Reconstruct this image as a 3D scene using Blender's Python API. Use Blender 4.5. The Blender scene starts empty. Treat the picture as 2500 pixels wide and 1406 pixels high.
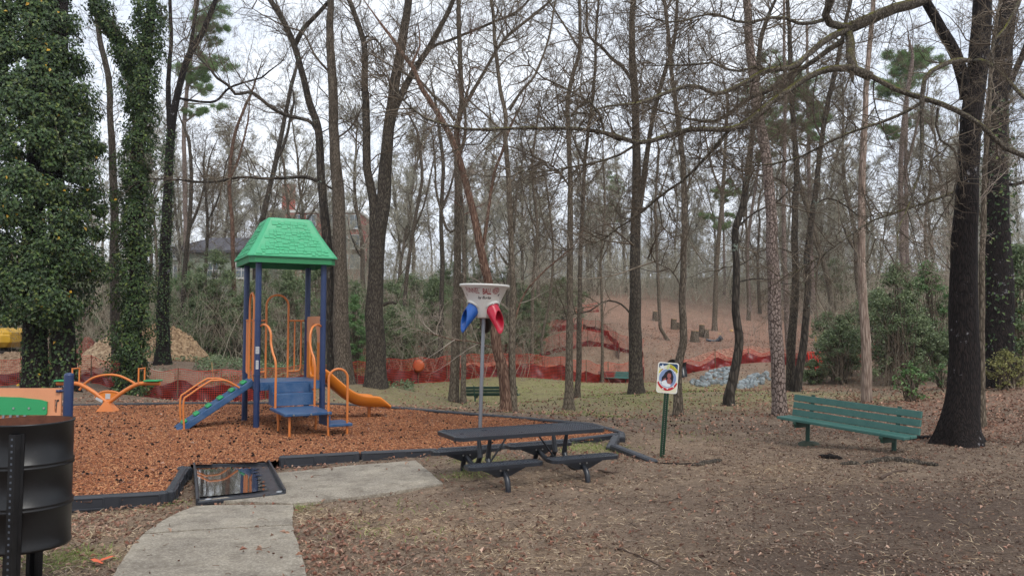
import bpy, math, random
import numpy as np
from mathutils import Vector, Matrix
rng = np.random.default_rng(7)
random.seed(7)
R = math.radians
C = bpy.context.scene.collection
scene = bpy.context.scene
# ------------------------------------------------------------------ camera
F = 1853.0            # focal length in pixels of a 2500 px wide frame
CAMZ = 1.9
HOR = 800.0
TH = math.atan((HOR-703)/F)
cd = bpy.data.cameras.new('camera'); cam = bpy.data.objects.new('camera', cd); C.objects.link(cam)
cd.sensor_width = 36; cd.lens = 36*F/2500; cd.clip_start = .05; cd.clip_end = 2000
cam.location = (0, 0, CAMZ); cam.rotation_euler = (R(90)+TH, 0, 0)
scene.camera = cam
CT, ST = math.cos(TH), math.sin(TH)

def P(px, py, Y):
    """world point seen at photo pixel (px,py) at forward distance Y"""
    u = (px-1250)/F; v = (703-py)/F
    dy = CT - v*ST; dz = ST + v*CT
    k = Y/dy
    return np.array([u*k, Y, CAMZ+dz*k])
def onz(px, py, z):
    u = (px-1250)/F; v = (703-py)/F
    dy = CT - v*ST; dz = ST + v*CT
    k = (z-CAMZ)/dz
    return np.array([u*k, dy*k, z])

# ------------------------------------------------------------------ terrain
CP = [(-7,1,0),(0,0,-.03),(7,1,0),(-5,6,.0),(-3,6.5,0),(-1,7,-.05),(5,6,0),(10,7,.1),(2,6,-.03),(0,3,-.03),(-3.4,5,0),
      (-12,8,.05),(-14,14,.05),(18,12,.5),(-25,0,.2),(25,0,.5),(0,-25,0),(-40,-20,0),(40,-20,0)]
def G(px, py, Y): CP.append(tuple(P(px, py, Y)))
for a in [(560,1205,9.0),(740,1225,9.0),(780,1140,11.0),(950,1130,11.2),(1081,1188,9.6),(1400,1165,10),(1240,1150,10),(1500,1100,12.0),(1617,1117,11.4),
          (240,1235,8.9),(430,1200,9.6),
          (1300,1014,16.6),(1000,998,18.2),(700,986,18.9),(300,985,18.9),(1515,1075,13.3),(1460,1034,15.0),
          (1200,992,31),(1108,982,26),(1240,1005,22),(1390,1000,23),(1410,970,29),(918,938,27),(838,936,27),
          (1553,960,27),(1497,937,47),(1655,1016,19.5),(1782,988,21),(1903,1015,18),(1938,955,26),(2115,985,20.5),
          (1950,1092,12.6),(2190,1100,11.4),(2340,1085,12.3),(2435,940,20),(2395,1042,14),(2480,1100,11.5),
          (345,985,30),(440,986,25.5),(520,987,22.5),(620,984,26),(740,980,24),(600,984,31),(880,950,37),(945,942,38),(1100,930,41),(1250,920,43.5),(1400,930,44),(1565,941,45),
          (85,955,26),(160,955,26),(315,962,27),(0,950,33),(395,885,36),(700,890,46),(120,880,44),(-100,900,42),
          (1780,945,36),(1780,905,43),(1860,930,38),(1690,935,37),(1760,890,46),(1700,828,56),(1700,790,64),(1750,745,76),(1500,725,76),
          (1900,745,80),(1450,790,60),(1400,835,54),(1320,860,54),(2000,880,45),(2120,900,40),(2250,960,30),(2200,700,78),(1650,930,40),
          (500,765,62),(200,780,60),(1000,800,60),(1150,760,75),(2480,800,50),(2300,860,38)]:
    G(*a)
CP += [(0,110,8.5),(-60,110,9),(60,110,10),(-90,60,5),(95,60,6),(-60,25,1.5),(60,25,2.5),(0,180,12),(-130,180,13),(130,180,13),(0,320,14),(-220,320,14),(220,320,14),(-120,0,2),(120,0,2)]
CP = np.array(CP, float)
_S = 20.0
def _kern(a, b):
    d2 = ((a[:, None, :]-b[None, :, :])**2).sum(2)/_S**2
    return np.where(d2 > 1e-12, .5*d2*np.log(np.maximum(d2, 1e-12)), 0)
_n = len(CP); _A = np.zeros((_n+3, _n+3)); _A[:_n, :_n] = _kern(CP[:, :2], CP[:, :2])+np.eye(_n)*.003
_A[:_n, _n] = 1; _A[:_n, _n+1:] = CP[:, :2]/_S; _A[_n, :_n] = 1; _A[_n+1:, :_n] = CP[:, :2].T/_S
_W = np.linalg.solve(_A, np.concatenate([CP[:, 2], [0, 0, 0]]))
def gz(x, y):
    x = np.atleast_1d(np.asarray(x, float)); y = np.atleast_1d(np.asarray(y, float))
    q = np.stack([x, y], 1); out = np.empty(len(q))
    for i in range(0, len(q), 20000):
        c = q[i:i+20000]
        out[i:i+20000] = _kern(c, CP[:, :2])@_W[:_n]+_W[_n]+(c/_S)@_W[_n+1:]
    return out
def g1(x, y): return float(gz(x, y)[0])
def hit(px, py, y0=3.0, y1=200):
    ys = np.geomspace(y0, y1, 600)
    u = (px-1250)/F; v = (703-py)/F
    dy = CT-v*ST; dz = ST+v*CT
    k = ys/dy; z = CAMZ+dz*k; g = gz(u*k, ys)
    b = np.nonzero(z < g)[0]
    i = b[0] if len(b) else len(ys)-1
    return np.array([u*k[i], ys[i], g[i]])
def s2l(c):
    c = np.array(c, float)/255
    return tuple(np.where(c <= .04045, c/12.92, ((c+.055)/1.055)**2.4))

# ------------------------------------------------------------------ materials
def newmat(name):
    m = bpy.data.materials.new(name); m.use_nodes = True
    nt = m.node_tree; b = nt.nodes['Principled BSDF']
    return m, nt, b
def nd(nt, t, **kw):
    n = nt.nodes.new(t)
    for k, v in kw.items(): setattr(n, k, v)
    return n
def ramp(nt, fac, stops, interp='LINEAR'):
    n = nd(nt, 'ShaderNodeValToRGB'); cr = n.color_ramp; cr.interpolation = interp
    while len(cr.elements) < len(stops): cr.elements.new(.5)
    for e, (p, c) in zip(cr.elements, stops):
        e.position = p; e.color = (*c[:3], 1)
    nt.links.new(fac, n.inputs[0]); return n.outputs[0]
def coords(nt, scale=(1,1,1), kind='Object'):
    t = nd(nt, 'ShaderNodeTexCoord'); m = nd(nt, 'ShaderNodeMapping'); m.inputs['Scale'].default_value = scale
    nt.links.new(t.outputs[kind], m.inputs[0]); return m.outputs[0]
def noise(nt, vec, scale, detail=4, rough=.6, dist=0):
    n = nd(nt, 'ShaderNodeTexNoise'); n.inputs['Scale'].default_value = scale; n.inputs['Detail'].default_value = detail
    n.inputs['Roughness'].default_value = rough; n.inputs['Distortion'].default_value = dist
    nt.links.new(vec, n.inputs['Vector']); return n.outputs['Fac']
def voro(nt, vec, scale, feature='F1', out='Distance', rnd=1):
    n = nd(nt, 'ShaderNodeTexVoronoi', feature=feature); n.inputs['Scale'].default_value = scale; n.inputs['Randomness'].default_value = rnd
    nt.links.new(vec, n.inputs['Vector']); return n.outputs[out]
def mixc(nt, fac, a, b, mode='MIX'):
    n = nd(nt, 'ShaderNodeMix', data_type='RGBA', blend_type=mode)
    for i, v in ((0, fac), (6, a), (7, b)):
        if hasattr(v, 'default_value') or isinstance(v, bpy.types.NodeSocket): nt.links.new(v, n.inputs[i])
        else: n.inputs[i].default_value = v if i == 0 else (*v[:3], 1)
    return n.outputs[2]
def math_(nt, op, a, b=None, c=None, clamp=False):
    n = nd(nt, 'ShaderNodeMath', operation=op, use_clamp=clamp)
    for i, v in enumerate((a, b, c)):
        if v is None: continue
        if isinstance(v, bpy.types.NodeSocket): nt.links.new(v, n.inputs[i])
        else: n.inputs[i].default_value = v
    return n.outputs[0]
def bump(nt, b, h, strength=.3, dist=.02):
    n = nd(nt, 'ShaderNodeBump'); n.inputs['Strength'].default_value = strength; n.inputs['Distance'].default_value = dist
    nt.links.new(h, n.inputs['Height']); nt.links.new(n.outputs[0], b.inputs['Normal'])
def island(nt): return nd(nt, 'ShaderNodeNewGeometry').outputs['Random Per Island']

def paint(name, c1, c2=None, rough=.45, scale=4, bs=60, bstr=.08, metal=0, dirt=.25, spec=.5):
    m, nt, b = newmat(name)
    c1 = tuple(x*.8 for x in s2l(c1)); c2 = tuple(x*.85 for x in s2l(c2)) if c2 else tuple(x*.75 for x in c1)
    v = coords(nt); n1 = noise(nt, v, scale, 6, .65)
    col = ramp(nt, n1, [(.35, c1), (.75, tuple(np.array(c1)*(1-dirt)+np.array(c2)*dirt))])
    sp = noise(nt, v, bs, 3, .6)
    col = mixc(nt, ramp(nt, sp, [(.62, (0,0,0)), (.75, (.5,.5,.5))]), col, c2)
    nt.links.new(col, b.inputs['Base Color'])
    r = ramp(nt, n1, [(.3, (rough*.85,)*3), (.8, (min(1, rough*1.25),)*3)])
    nt.links.new(r, b.inputs['Roughness']); b.inputs['Metallic'].default_value = metal
    b.inputs['Specular IOR Level'].default_value = spec
    bump(nt, b, sp, bstr, .004)
    return m
def bark(name, cd_, cm, cl, sc=9, stretch=.22, bstr=.9, lichen=None, plates=False, moss=None):
    m, nt, b = newmat(name)
    v = coords(nt, (1, 1, stretch))
    v2 = coords(nt)
    n1 = noise(nt, v, sc, 8, .7, .6)
    vo = voro(nt, v, sc*1.6, 'DISTANCE_TO_EDGE')
    if plates:
        h = math_(nt, 'MULTIPLY', ramp(nt, vo, [(0, (0,0,0)), (.12, (1,1,1))]), 1.0)
        fac = math_(nt, 'MULTIPLY_ADD', h, .55, math_(nt, 'MULTIPLY', n1, .5))
    else:
        h = math_(nt, 'MULTIPLY_ADD', n1, .7, math_(nt, 'MULTIPLY', ramp(nt, vo, [(0, (0,0,0)), (.25, (1,1,1))]), .35))
        fac = h
    col = ramp(nt, fac, [(.28, s2l(cd_)), (.52, s2l(cm)), (.8, s2l(cl))])
    big = noise(nt, v2, 1.1, 3, .6)
    col = mixc(nt, math_(nt, 'MULTIPLY', big, .5), col, s2l(cm))
    if lichen:
        l1 = noise(nt, v2, 14, 4, .7); l2 = noise(nt, v2, 2.0, 2, .5)
        f = ramp(nt, math_(nt, 'MULTIPLY', l1, l2), [(.37, (0,0,0)), (.41, (.9,.9,.9))])
        col = mixc(nt, f, col, s2l(lichen))
    if moss:
        g = nd(nt, 'ShaderNodeNewGeometry'); sx = nd(nt, 'ShaderNodeSeparateXYZ'); nt.links.new(g.outputs['Normal'], sx.inputs[0])
        f = math_(nt, 'MULTIPLY', math_(nt, 'MULTIPLY_ADD', sx.outputs[2], .5, .35, True), noise(nt, v2, 5, 4, .7))
        col = mixc(nt, ramp(nt, f, [(.25, (0,0,0)), (.42, (1,1,1))]), col, s2l(moss))
    nt.links.new(col, b.inputs['Base Color']); b.inputs['Roughness'].default_value = .9
    b.inputs['Specular IOR Level'].default_value = .25
    bump(nt, b, h, bstr, .03)
    return m
def leafmat(name, cols, rough=.5, trans=.12, spec=.4):
    m, nt, b = newmat(name)
    col = ramp(nt, island(nt), [(i/max(1, len(cols)-1)*.98, s2l(c)) for i, c in enumerate(cols)])
    nt.links.new(col, b.inputs['Base Color']); b.inputs['Roughness'].default_value = rough
    b.inputs['Specular IOR Level'].default_value = spec
    if trans:
        t = nd(nt, 'ShaderNodeBsdfTranslucent'); nt.links.new(col, t.inputs[0])
        mx = nd(nt, 'ShaderNodeMixShader'); mx.inputs[0].default_value = trans
        nt.links.new(b.outputs[0], mx.inputs[1]); nt.links.new(t.outputs[0], mx.inputs[2])
        nt.links.new(mx.outputs[0], nt.nodes['Material Output'].inputs[0])
    return m

M = {}
M['bark_dark'] = bark('bark_dark', (24,21,18), (60,53,46), (108,100,88), 16)
M['bark_oak'] = bark('bark_oak', (9,7,7), (28,22,21), (56,47,43), 24, .16, 1.0, lichen=(130,128,130))
M['bark_grey'] = bark('bark_grey', (38,33,28), (82,73,63), (134,122,108), 17)
M['bark_brown'] = bark('bark_brown', (46,40,33), (90,80,68), (138,127,112), 17)
M['bark_red'] = bark('bark_red', (44,28,22), (92,68,56), (150,124,106), 18, .10)
M['bark_pine'] = bark('bark_pine', (64,52,47), (104,89,82), (146,130,121), 11, .5, 1.0, plates=True)
M['bark_pale'] = bark('bark_pale', (86,70,60), (136,118,106), (180,164,150), 14, .08)
M['bark_lichen'] = bark('bark_lichen', (22,20,18), (54,48,42), (92,84,76), 8, .22, .9, lichen=(128,140,128))
M['bark_limb'] = bark('bark_limb', (44,38,33), (92,82,74), (136,126,116), 9, .5, .7)
M['bark_moss'] = bark('bark_moss', (38,33,29), (82,75,66), (124,115,104), 16, .6, .7, moss=(92,90,32))
def twigmat(name, cols):
    m, nt, b = newmat(name)
    col = ramp(nt, island(nt), [(i/max(1, len(cols)-1)*.98, s2l(c)) for i, c in enumerate(cols)])
    nt.links.new(col, b.inputs['Base Color']); b.inputs['Roughness'].default_value = .85; b.inputs['Specular IOR Level'].default_value = .2
    return m
M['twig'] = twigmat('twig', [(70,61,52), (102,91,78), (84,73,62), (128,116,101)])
M['twig_red'] = twigmat('twig_red', [(80,54,46), (110,80,68), (92,66,56), (134,108,94)])
M['twig_pale'] = twigmat('twig_pale', [(140,126,112), (170,158,146), (120,104,92)])
M['twig_far'] = twigmat('twig_far', [(122,112,96), (152,142,124), (132,120,104), (174,165,146)])  # far brush lightened, some distance haze is in the colour
M['twig_misty'] = twigmat('twig_misty', [(140,136,120), (168,164,146), (120,116,102), (186,180,164)])  # palest twigs, distance haze painted into their colour
M['ivy'] = leafmat('ivy', [(30,46,26), (46,66,34), (62,86,42), (38,56,32), (82,102,50), (52,74,38), (42,60,34), (104,116,58)], .5, .12)
M['ivy_yellow'] = leafmat('ivy_yellow', [(200,160,40), (170,130,40), (180,150,60)], .5)
M['shrub'] = leafmat('shrub', [(68,82,52), (96,112,74), (78,94,60), (120,134,96), (86,100,66), (144,154,114)], .4, .15)
M['shrub_green'] = leafmat('shrub_green', [(66,96,54), (92,122,70), (76,104,60), (120,146,92)], .45)
M['shrub_yellow'] = leafmat('shrub_yellow', [(112,112,62), (134,132,74), (92,94,56), (150,144,92)], .5)
M['pine'] = leafmat('pine', [(70,92,52), (92,116,66), (80,104,60), (112,134,84)], .5)
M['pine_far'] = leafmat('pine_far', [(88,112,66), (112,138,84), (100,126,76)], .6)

# ------------------------------------------------------------------ objects
def setp(o, label=None, cat=None, group=None, kind=None):
    if label: o['label'] = label
    if cat: o['category'] = cat
    if group: o['group'] = group
    if kind: o['kind'] = kind
    return o
def empty(name, loc, label, cat, group=None, rz=0):
    o = bpy.data.objects.new(name, None); C.objects.link(o); o.location = tuple(float(v) for v in loc); o.rotation_euler = (0, 0, rz)
    o.empty_display_size = .2
    return setp(o, label, cat, group)
def link(name, me, mat, parent=None):
    o = bpy.data.objects.new(name, me); C.objects.link(o)
    mats = mat if isinstance(mat, (list, tuple)) else [mat]
    for m_ in mats: me.materials.append(M[m_] if isinstance(m_, str) else m_)
    if parent is not None: o.parent = parent
    return o
def npmesh(name, V, Fc, smooth=False, mi=None):
    """V (n,3); Fc int array (k,3|4)"""
    me = bpy.data.meshes.new(name); V = np.asarray(V, np.float32); Fc = np.asarray(Fc, np.int32)
    me.vertices.add(len(V)); me.vertices.foreach_set('co', V.ravel())
    k = Fc.shape[1]
    me.loops.add(Fc.size); me.loops.foreach_set('vertex_index', Fc.ravel())
    me.polygons.add(len(Fc)); me.polygons.foreach_set('loop_start', np.arange(0, Fc.size, k, dtype=np.int32))
    try: me.polygons.foreach_set('loop_total', np.full(len(Fc), k, np.int32))
    except Exception: pass
    if mi is not None: me.polygons.foreach_set('material_index', np.asarray(mi, np.int32))
    me.polygons.foreach_set('use_smooth', np.full(len(Fc), smooth, bool))
    me.update(calc_edges=True); return me
def nrm(a): return a/np.maximum(np.linalg.norm(a, axis=-1, keepdims=True), 1e-9)

class MB:
    def __init__(s): s.v = []; s.f = []; s.sm = []; s.mi = []
    def add(s, vs, fs, smooth=False, mi=0):
        o = len(s.v); s.v += [tuple(float(c) for c in v) for v in vs]
        for f in fs: s.f.append([i+o for i in f]); s.sm.append(smooth); s.mi.append(mi)
        return s
    def box(s, c, size, rot=None, mi=0, bev=0):
        hx, hy, hz = [q/2 for q in size]; vs = []; c = np.array(c, float)
        if bev:
            b = min(bev, hx*.9, hy*.9, hz*.9)
            pts = []
            for sz, in ((-1,), (1,)):
                pass
            # chamfered box: 24 verts
            idx = {}; vs = []
            for ax in range(3):
                for sx in (-1, 1):
                    for sy in (-1, 1):
                        for sz in (-1, 1):
                            p = [sx*(hx-b), sy*(hy-b), sz*(hz-b)]; h = (hx, hy, hz); sg = (sx, sy, sz)
                            p[ax] = sg[ax]*h[ax]; idx[(ax, sx, sy, sz)] = len(vs); vs.append(p)
            fs = []
            S_ = (-1, 1)
            for sx in S_: fs.append([idx[(0, sx, a, b2)] for a, b2 in ((-1,-1), (1,-1), (1,1), (-1,1))][::sx])
            for sy in S_: fs.append([idx[(1, a, sy, b2)] for a, b2 in ((-1,-1), (-1,1), (1,1), (1,-1))][::sy])
            for sz in S_: fs.append([idx[(2, a, b2, sz)] for a, b2 in ((-1,-1), (1,-1), (1,1), (-1,1))][::sz])
            for sx in S_:
                for sy in S_: fs.append([idx[(0,sx,sy,-1)], idx[(1,sx,sy,-1)], idx[(1,sx,sy,1)], idx[(0,sx,sy,1)]][::sx*sy])
                for sz in S_: fs.append([idx[(0,sx,-1,sz)], idx[(0,sx,1,sz)], idx[(2,sx,1,sz)], idx[(2,sx,-1,sz)]][::sx*sz])
            for sy in S_:
                for sz in S_: fs.append([idx[(1,-1,sy,sz)], idx[(2,-1,sy,sz)], idx[(2,1,sy,sz)], idx[(1,1,sy,sz)]][::sy*sz])
            for sx in S_:
                for sy in S_:
                    for sz in S_: fs.append([idx[(0,sx,sy,sz)], idx[(1,sx,sy,sz)], idx[(2,sx,sy,sz)]][::sx*sy*sz])
        else:
            vs = [(x*hx, y*hy, z*hz) for z in (-1, 1) for y in (-1, 1) for x in (-1, 1)]
            fs = [(0,2,3,1), (4,5,7,6), (0,1,5,4), (2,6,7,3), (0,4,6,2), (1,3,7,5)]
        vs = np.array(vs, float)
        if rot is not None: vs = vs@np.array(rot).T
        return s.add(vs+c, fs, False, mi)
    def tube(s, pts, r, n=10, cap=True, mi=0, smooth=True):
        pts = np.array(pts, float); m = len(pts); r = np.full(m, float(r)) if np.isscalar(r) else np.array(r, float)
        T = np.gradient(pts, axis=0) if m > 2 else np.array([pts[1]-pts[0]]*2); T = nrm(T)
        ref = np.array([0, 0, 1.]) if abs(T[0][2]) < .9 else np.array([1., 0, 0])
        a = nrm(np.cross(T[0], ref)); vs = []
        for i in range(m):
            a = nrm(a-T[i]*np.dot(a, T[i])); b = np.cross(T[i], a)
            for k in range(n):
                t = 2*math.pi*k/n; vs.append(pts[i]+r[i]*(math.cos(t)*a+math.sin(t)*b))
        fs = [(i*n+k, i*n+(k+1) % n, (i+1)*n+(k+1) % n, (i+1)*n+k) for i in range(m-1) for k in range(n)]
        s.add(vs, fs, smooth, mi)
        if cap: s.add(vs[:n], [list(range(n))[::-1]], False, mi); s.add(vs[-n:], [list(range(n))], False, mi)
        return s
    def lathe(s, prof, n=32, c=(0,0,0), mi=0, smooth=True, closed=False):
        m = len(prof); vs = [(c[0]+r*math.cos(2*math.pi*k/n), c[1]+r*math.sin(2*math.pi*k/n), c[2]+z) for r, z in prof for k in range(n)]
        fs = [(i*n+k, i*n+(k+1) % n, (i+1)*n+(k+1) % n, (i+1)*n+k) for i in range(m-1) for k in range(n)]
        return s.add(vs, fs, smooth, mi)
    def prism(s, poly, axis_o, ax, ay, an, t, mi=0):
        """poly 2D points in plane (ax, ay) at axis_o, extruded t along an"""
        o = np.array(axis_o, float); ax, ay, an = map(lambda q: np.array(q, float), (ax, ay, an)); n = len(poly)
        a = [o+p[0]*ax+p[1]*ay for p in poly]; b = [q+an*t for q in a]
        fs = [list(range(n))[::-1], [i+n for i in range(n)]]+[(i, (i+1) % n, (i+1) % n+n, i+n) for i in range(n)]
        return s.add(a+b, fs, False, mi)
    def loft(s, secs, closed=False, mi=0, smooth=True):
        """secs: list of equal-length open sections"""
        n = len(secs[0]); vs = [p for q in secs for p in q]
        rg = range(n) if closed else range(n-1)
        fs = [(i*n+k, i*n+(k+1) % n, (i+1)*n+(k+1) % n, (i+1)*n+k) for i in range(len(secs)-1) for k in rg]
        return s.add(vs, fs, smooth, mi)
    def build(s, name, mat, parent=None, recalc=False):
        me = bpy.data.meshes.new(name); me.from_pydata(s.v, [], s.f)
        me.polygons.foreach_set('use_smooth', s.sm); me.polygons.foreach_set('material_index', s.mi)
        if recalc:
            import bmesh
            bm = bmesh.new(); bm.from_mesh(me); bmesh.ops.recalc_face_normals(bm, faces=bm.faces); bm.to_mesh(me); bm.free()
        me.update(); return link(name, me, mat, parent)
def rotz(a): c, s_ = math.cos(a), math.sin(a); return np.array([[c,-s_,0],[s_,c,0],[0,0,1.]])
def rotx(a): c, s_ = math.cos(a), math.sin(a); return np.array([[1.,0,0],[0,c,-s_],[0,s_,c]])
def roty(a): c, s_ = math.cos(a), math.sin(a); return np.array([[c,0,s_],[0,1.,0],[-s_,0,c]])
def spline(pts, k=6):
    pts = np.array(pts, float); n = len(pts)
    if n < 3: return pts
    q = np.vstack([2*pts[0]-pts[1], pts, 2*pts[-1]-pts[-2]]); out = []
    for i in range(n-1):
        p0, p1, p2, p3 = q[i:i+4]
        for t in np.arange(k)/k:
            out.append(.5*((2*p1)+(-p0+p2)*t+(2*p0-5*p1+4*p2-p3)*t*t+(-p0+3*p1-3*p2+p3)*t**3))
    out.append(pts[-1]); return np.array(out)
def inpoly(x, y, poly):
    x = np.asarray(x); y = np.asarray(y); c = np.zeros(x.shape, bool); n = len(poly)
    for i in range(n):
        x1, y1 = poly[i][:2]; x2, y2 = poly[(i+1) % n][:2]
        if y1 == y2: continue
        m = ((y1 > y) != (y2 > y)) & (x < (x2-x1)*(y-y1)/(y2-y1)+x1); c ^= m
    return c
# ------------------------------------------------------------------ vegetation kit
def polylines(st, dr, ln, m, wander, up, g=rng):
    N = len(st); pts = np.empty((N, m+1, 3)); pts[:, 0] = st; d = nrm(dr)
    for i in range(m):
        d = nrm(d+wander*g.normal(size=(N, 3))+np.array([0, 0, up])); pts[:, i+1] = pts[:, i]+d*(ln/m)[:, None]
    return pts
def tubes(pts, rad, n=3):
    N, m, _ = pts.shape
    T = nrm(np.gradient(pts, axis=1)); ref = nrm(rng.normal(size=(N, 1, 3)))
    a = nrm(np.cross(T, ref)); b = np.cross(T, a)
    ang = 2*np.pi*np.arange(n)/n
    V = pts[:, :, None, :]+rad[:, :, None, None]*(np.cos(ang)[None, None, :, None]*a[:, :, None, :]+np.sin(ang)[None, None, :, None]*b[:, :, None, :])
    base = (np.arange(N)*m*n)[:, None, None]; i = np.arange(m-1)[None, :, None]*n; k = np.arange(n)[None, None, :]
    k2 = (k+1) % n
    Fc = np.stack([base+i+k, base+i+k2, base+i+n+k2, base+i+n+k], -1).reshape(-1, 4)
    return V.reshape(-1, 3), Fc
def join(parts):
    Vs, Fs, o = [], [], 0
    for V, Fc in parts:
        Vs.append(V); Fs.append(Fc+o); o += len(V)
    return np.concatenate(Vs), np.concatenate(Fs)
def children(pts, ln, per, t0, ang, lf, g=rng, spread=.35):
    """spawn branches from polylines"""
    N, m1, _ = pts.shape; m = m1-1
    cnt = g.poisson(per, N) if np.isscalar(per) else g.poisson(per)
    idx = np.repeat(np.arange(N), cnt); K = len(idx)
    t = t0+(1-t0)*g.random(K)**.8; x = t*m; i = np.minimum(x.astype(int), m-1); f = (x-i)[:, None]
    st = pts[idx, i]*(1-f)+pts[idx, i+1]*f; T = nrm(pts[idx, i+1]-pts[idx, i])
    r = g.normal(size=(K, 3)); r = nrm(r-T*(r*T).sum(1, keepdims=True)); a = ang+g.normal(size=K)*spread*.5
    d = T*np.cos(a)[:, None]+r*np.sin(a)[:, None]
    l = ln[idx]*lf*(.55+.9*g.random(K))*(1.15-.6*t)
    return st, d, l, idx, t
def twigset(st, d, l, r0, levels, g=rng, wander=.22, up=.05, per=(5, 5), m=4, rmin=.0016, lf=.42, ang=.85):
    """returns mesh arrays for branches + sub-branches"""
    out = []; r = np.full(len(st), float(r0)) if np.isscalar(r0) else r0
    for lv in range(levels):
        mm = m if lv < 2 else max(2, m-lv)
        pts = polylines(st, d, l, mm, wander, up, g)
        taper = np.linspace(1, .25, mm+1)[None]
        out.append(tubes(pts, np.maximum(r[:, None]*taper, rmin), 4 if lv == 0 else 3))
        if lv < levels-1:
            st, d, l2, idx, t = children(pts, l, per[min(lv, len(per)-1)], .12, ang, lf, g)
            r = np.maximum(r[idx]*(1-.75*t)*.6, rmin); l = l2
    return join(out)
def leaves(cen, nor, size, g=rng, w=.62, droop=.5, fold=.18):
    N = len(cen); size = size*(.65+.7*g.random(N))
    nor = nrm(nor+g.normal(size=(N, 3))*.45)
    down = np.array([0, 0, -1.])[None]*droop+g.normal(size=(N, 3))*.5
    t = nrm(down-nor*(down*nor).sum(1, keepdims=True)); b = np.cross(nor, t); s_ = size[:, None]
    V = np.stack([cen, cen+t*s_*.4-b*s_*w*.5+nor*s_*fold, cen+t*s_, cen+t*s_*.4+b*s_*w*.5+nor*s_*fold], 1).reshape(-1, 3)
    o = np.arange(N)[:, None]*4
    Fc = np.concatenate([o+np.array([[0, 1, 2]]), o+np.array([[0, 2, 3]])], 0)
    return V, Fc
# ------------------------------------------------------------------ world and light
w = bpy.data.worlds.new('World'); scene.world = w; w.use_nodes = True
nt = w.node_tree; bg = nt.nodes['Background']
sky = nd(nt, 'ShaderNodeTexSky', sky_type='NISHITA'); sky.sun_disc = False
sky.sun_elevation = R(42); sky.sun_rotation = R(150); sky.air_density = 1.5; sky.dust_density = 5
tc = nd(nt, 'ShaderNodeTexCoord'); mp = nd(nt, 'ShaderNodeMapping'); mp.inputs['Scale'].default_value = (1, 1, 2.2)
nt.links.new(tc.outputs['Generated'], mp.inputs[0])
cl = noise(nt, mp.outputs[0], 2.2, 6, .55, .4)
cloud = ramp(nt, cl, [(.3, (4.3, 4.8, 5.7)), (.5, (5.9, 6.3, 7.0)), (.7, (7.6, 7.9, 8.3))])
nt.links.new(mixc(nt, .93, sky.outputs[0], cloud), bg.inputs[0]); bg.inputs[1].default_value = .1
sl = bpy.data.lights.new('sun', 'SUN'); sl.energy = 1.25; sl.angle = R(22); sl.color = (1, .97, .93)
so = bpy.data.objects.new('sun', sl); C.objects.link(so); so.rotation_euler = (R(42), 0, R(30)); so.location = (0, 0, 30)
vs_ = scene.view_settings; scene.display_settings.display_device = 'sRGB'
vs_.view_transform = 'Standard'; vs_.look = 'None'; vs_.exposure = .88; vs_.gamma = 1
scene.cycles.max_bounces = 5; scene.cycles.transparent_max_bounces = 12; scene.cycles.diffuse_bounces = 3

# ------------------------------------------------------------------ ground zones
MULCH_Z = 0.0; BT = .06
back = [(-60, 992), (178, 986), (300, 984), (411, 982), (560, 981), (700, 981), (848, 984), (997, 995), (1130, 1006), (1250, 1015), (1386, 1027), (1458, 1033), (1513, 1051)]
frontp = [(1508, 1056), (1436, 1067), (1300, 1078), (1195, 1085), (1093, 1093), (895, 1101), (680, 1113)]
left = [(450, 1139), (412, 1198), (178, 1213), (-60, 1226)]
back_w = [onz(a, b, BT) for a, b in back]; front_w = [onz(a, b, BT) for a, b in frontp]; left_w = [onz(a, b, BT) for a, b in left]
lb = back_w[0]+np.array([-3., .3, 0]); lf_ = left_w[-1]+np.array([-5., .2, 0])
MPOLY = [lb]+back_w+front_w+[onz(667, 1127, 0), onz(466, 1133, 0), onz(452, 1143, 0)]+left_w[1:]+[lf_]
def blob(x, y, spots):
    v = np.zeros(len(x))
    for (px, py, rx, ry, a) in spots:
        c = hit(px, py); v = np.maximum(v, a*np.exp(-(((x-c[0])/rx)**2+((y-c[1])/ry)**2)))
    return v
def vnoise(x, y, sc, seed=0):
    g = np.random.default_rng(seed); v = 0
    for i in range(10):
        a = g.uniform(0, 2*math.pi); f = sc*g.uniform(.5, 2.2); v = v+np.sin((x*math.cos(a)+y*math.sin(a))*f*2*math.pi+g.uniform(0, 7))
    return v/10**.5/1.5
U = np.linspace(-1.35, 1.35, 400); U = np.sign(U)*np.abs(U)**1.0
Yr = np.concatenate([np.array([-40, -20, -10, -4, 0]), np.geomspace(2, 330, 400)])
XX = U[None, :]*(np.maximum(Yr, 0)[:, None]+4+np.maximum(-Yr, 0)[:, None]*1.0); YY = np.repeat(Yr[:, None], len(U), 1)
x = XX.ravel(); y = YY.ravel(); z = gz(x, y)
near = np.exp(-((y-9)/14)**2)
z = z+.012*vnoise(x, y, .9, 3)*near+.006*vnoise(x, y, 3.5, 4)*near+np.where(y > 32, .10*vnoise(x, y, .12, 5)*np.clip((y-32)/20, 0, 1), 0)
inm = inpoly(x, y, MPOLY)
z = np.where(inm, MULCH_Z-.16, z)
V = np.stack([x, y, z], 1); nx_ = len(U)
i = np.arange(len(Yr)-1)[:, None]*nx_; k = np.arange(nx_-1)[None]
Fc = np.stack([i+k, i+k+1, i+nx_+k+1, i+nx_+k], -1).reshape(-1, 4)
me = npmesh('ground', V, Fc, True)
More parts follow.
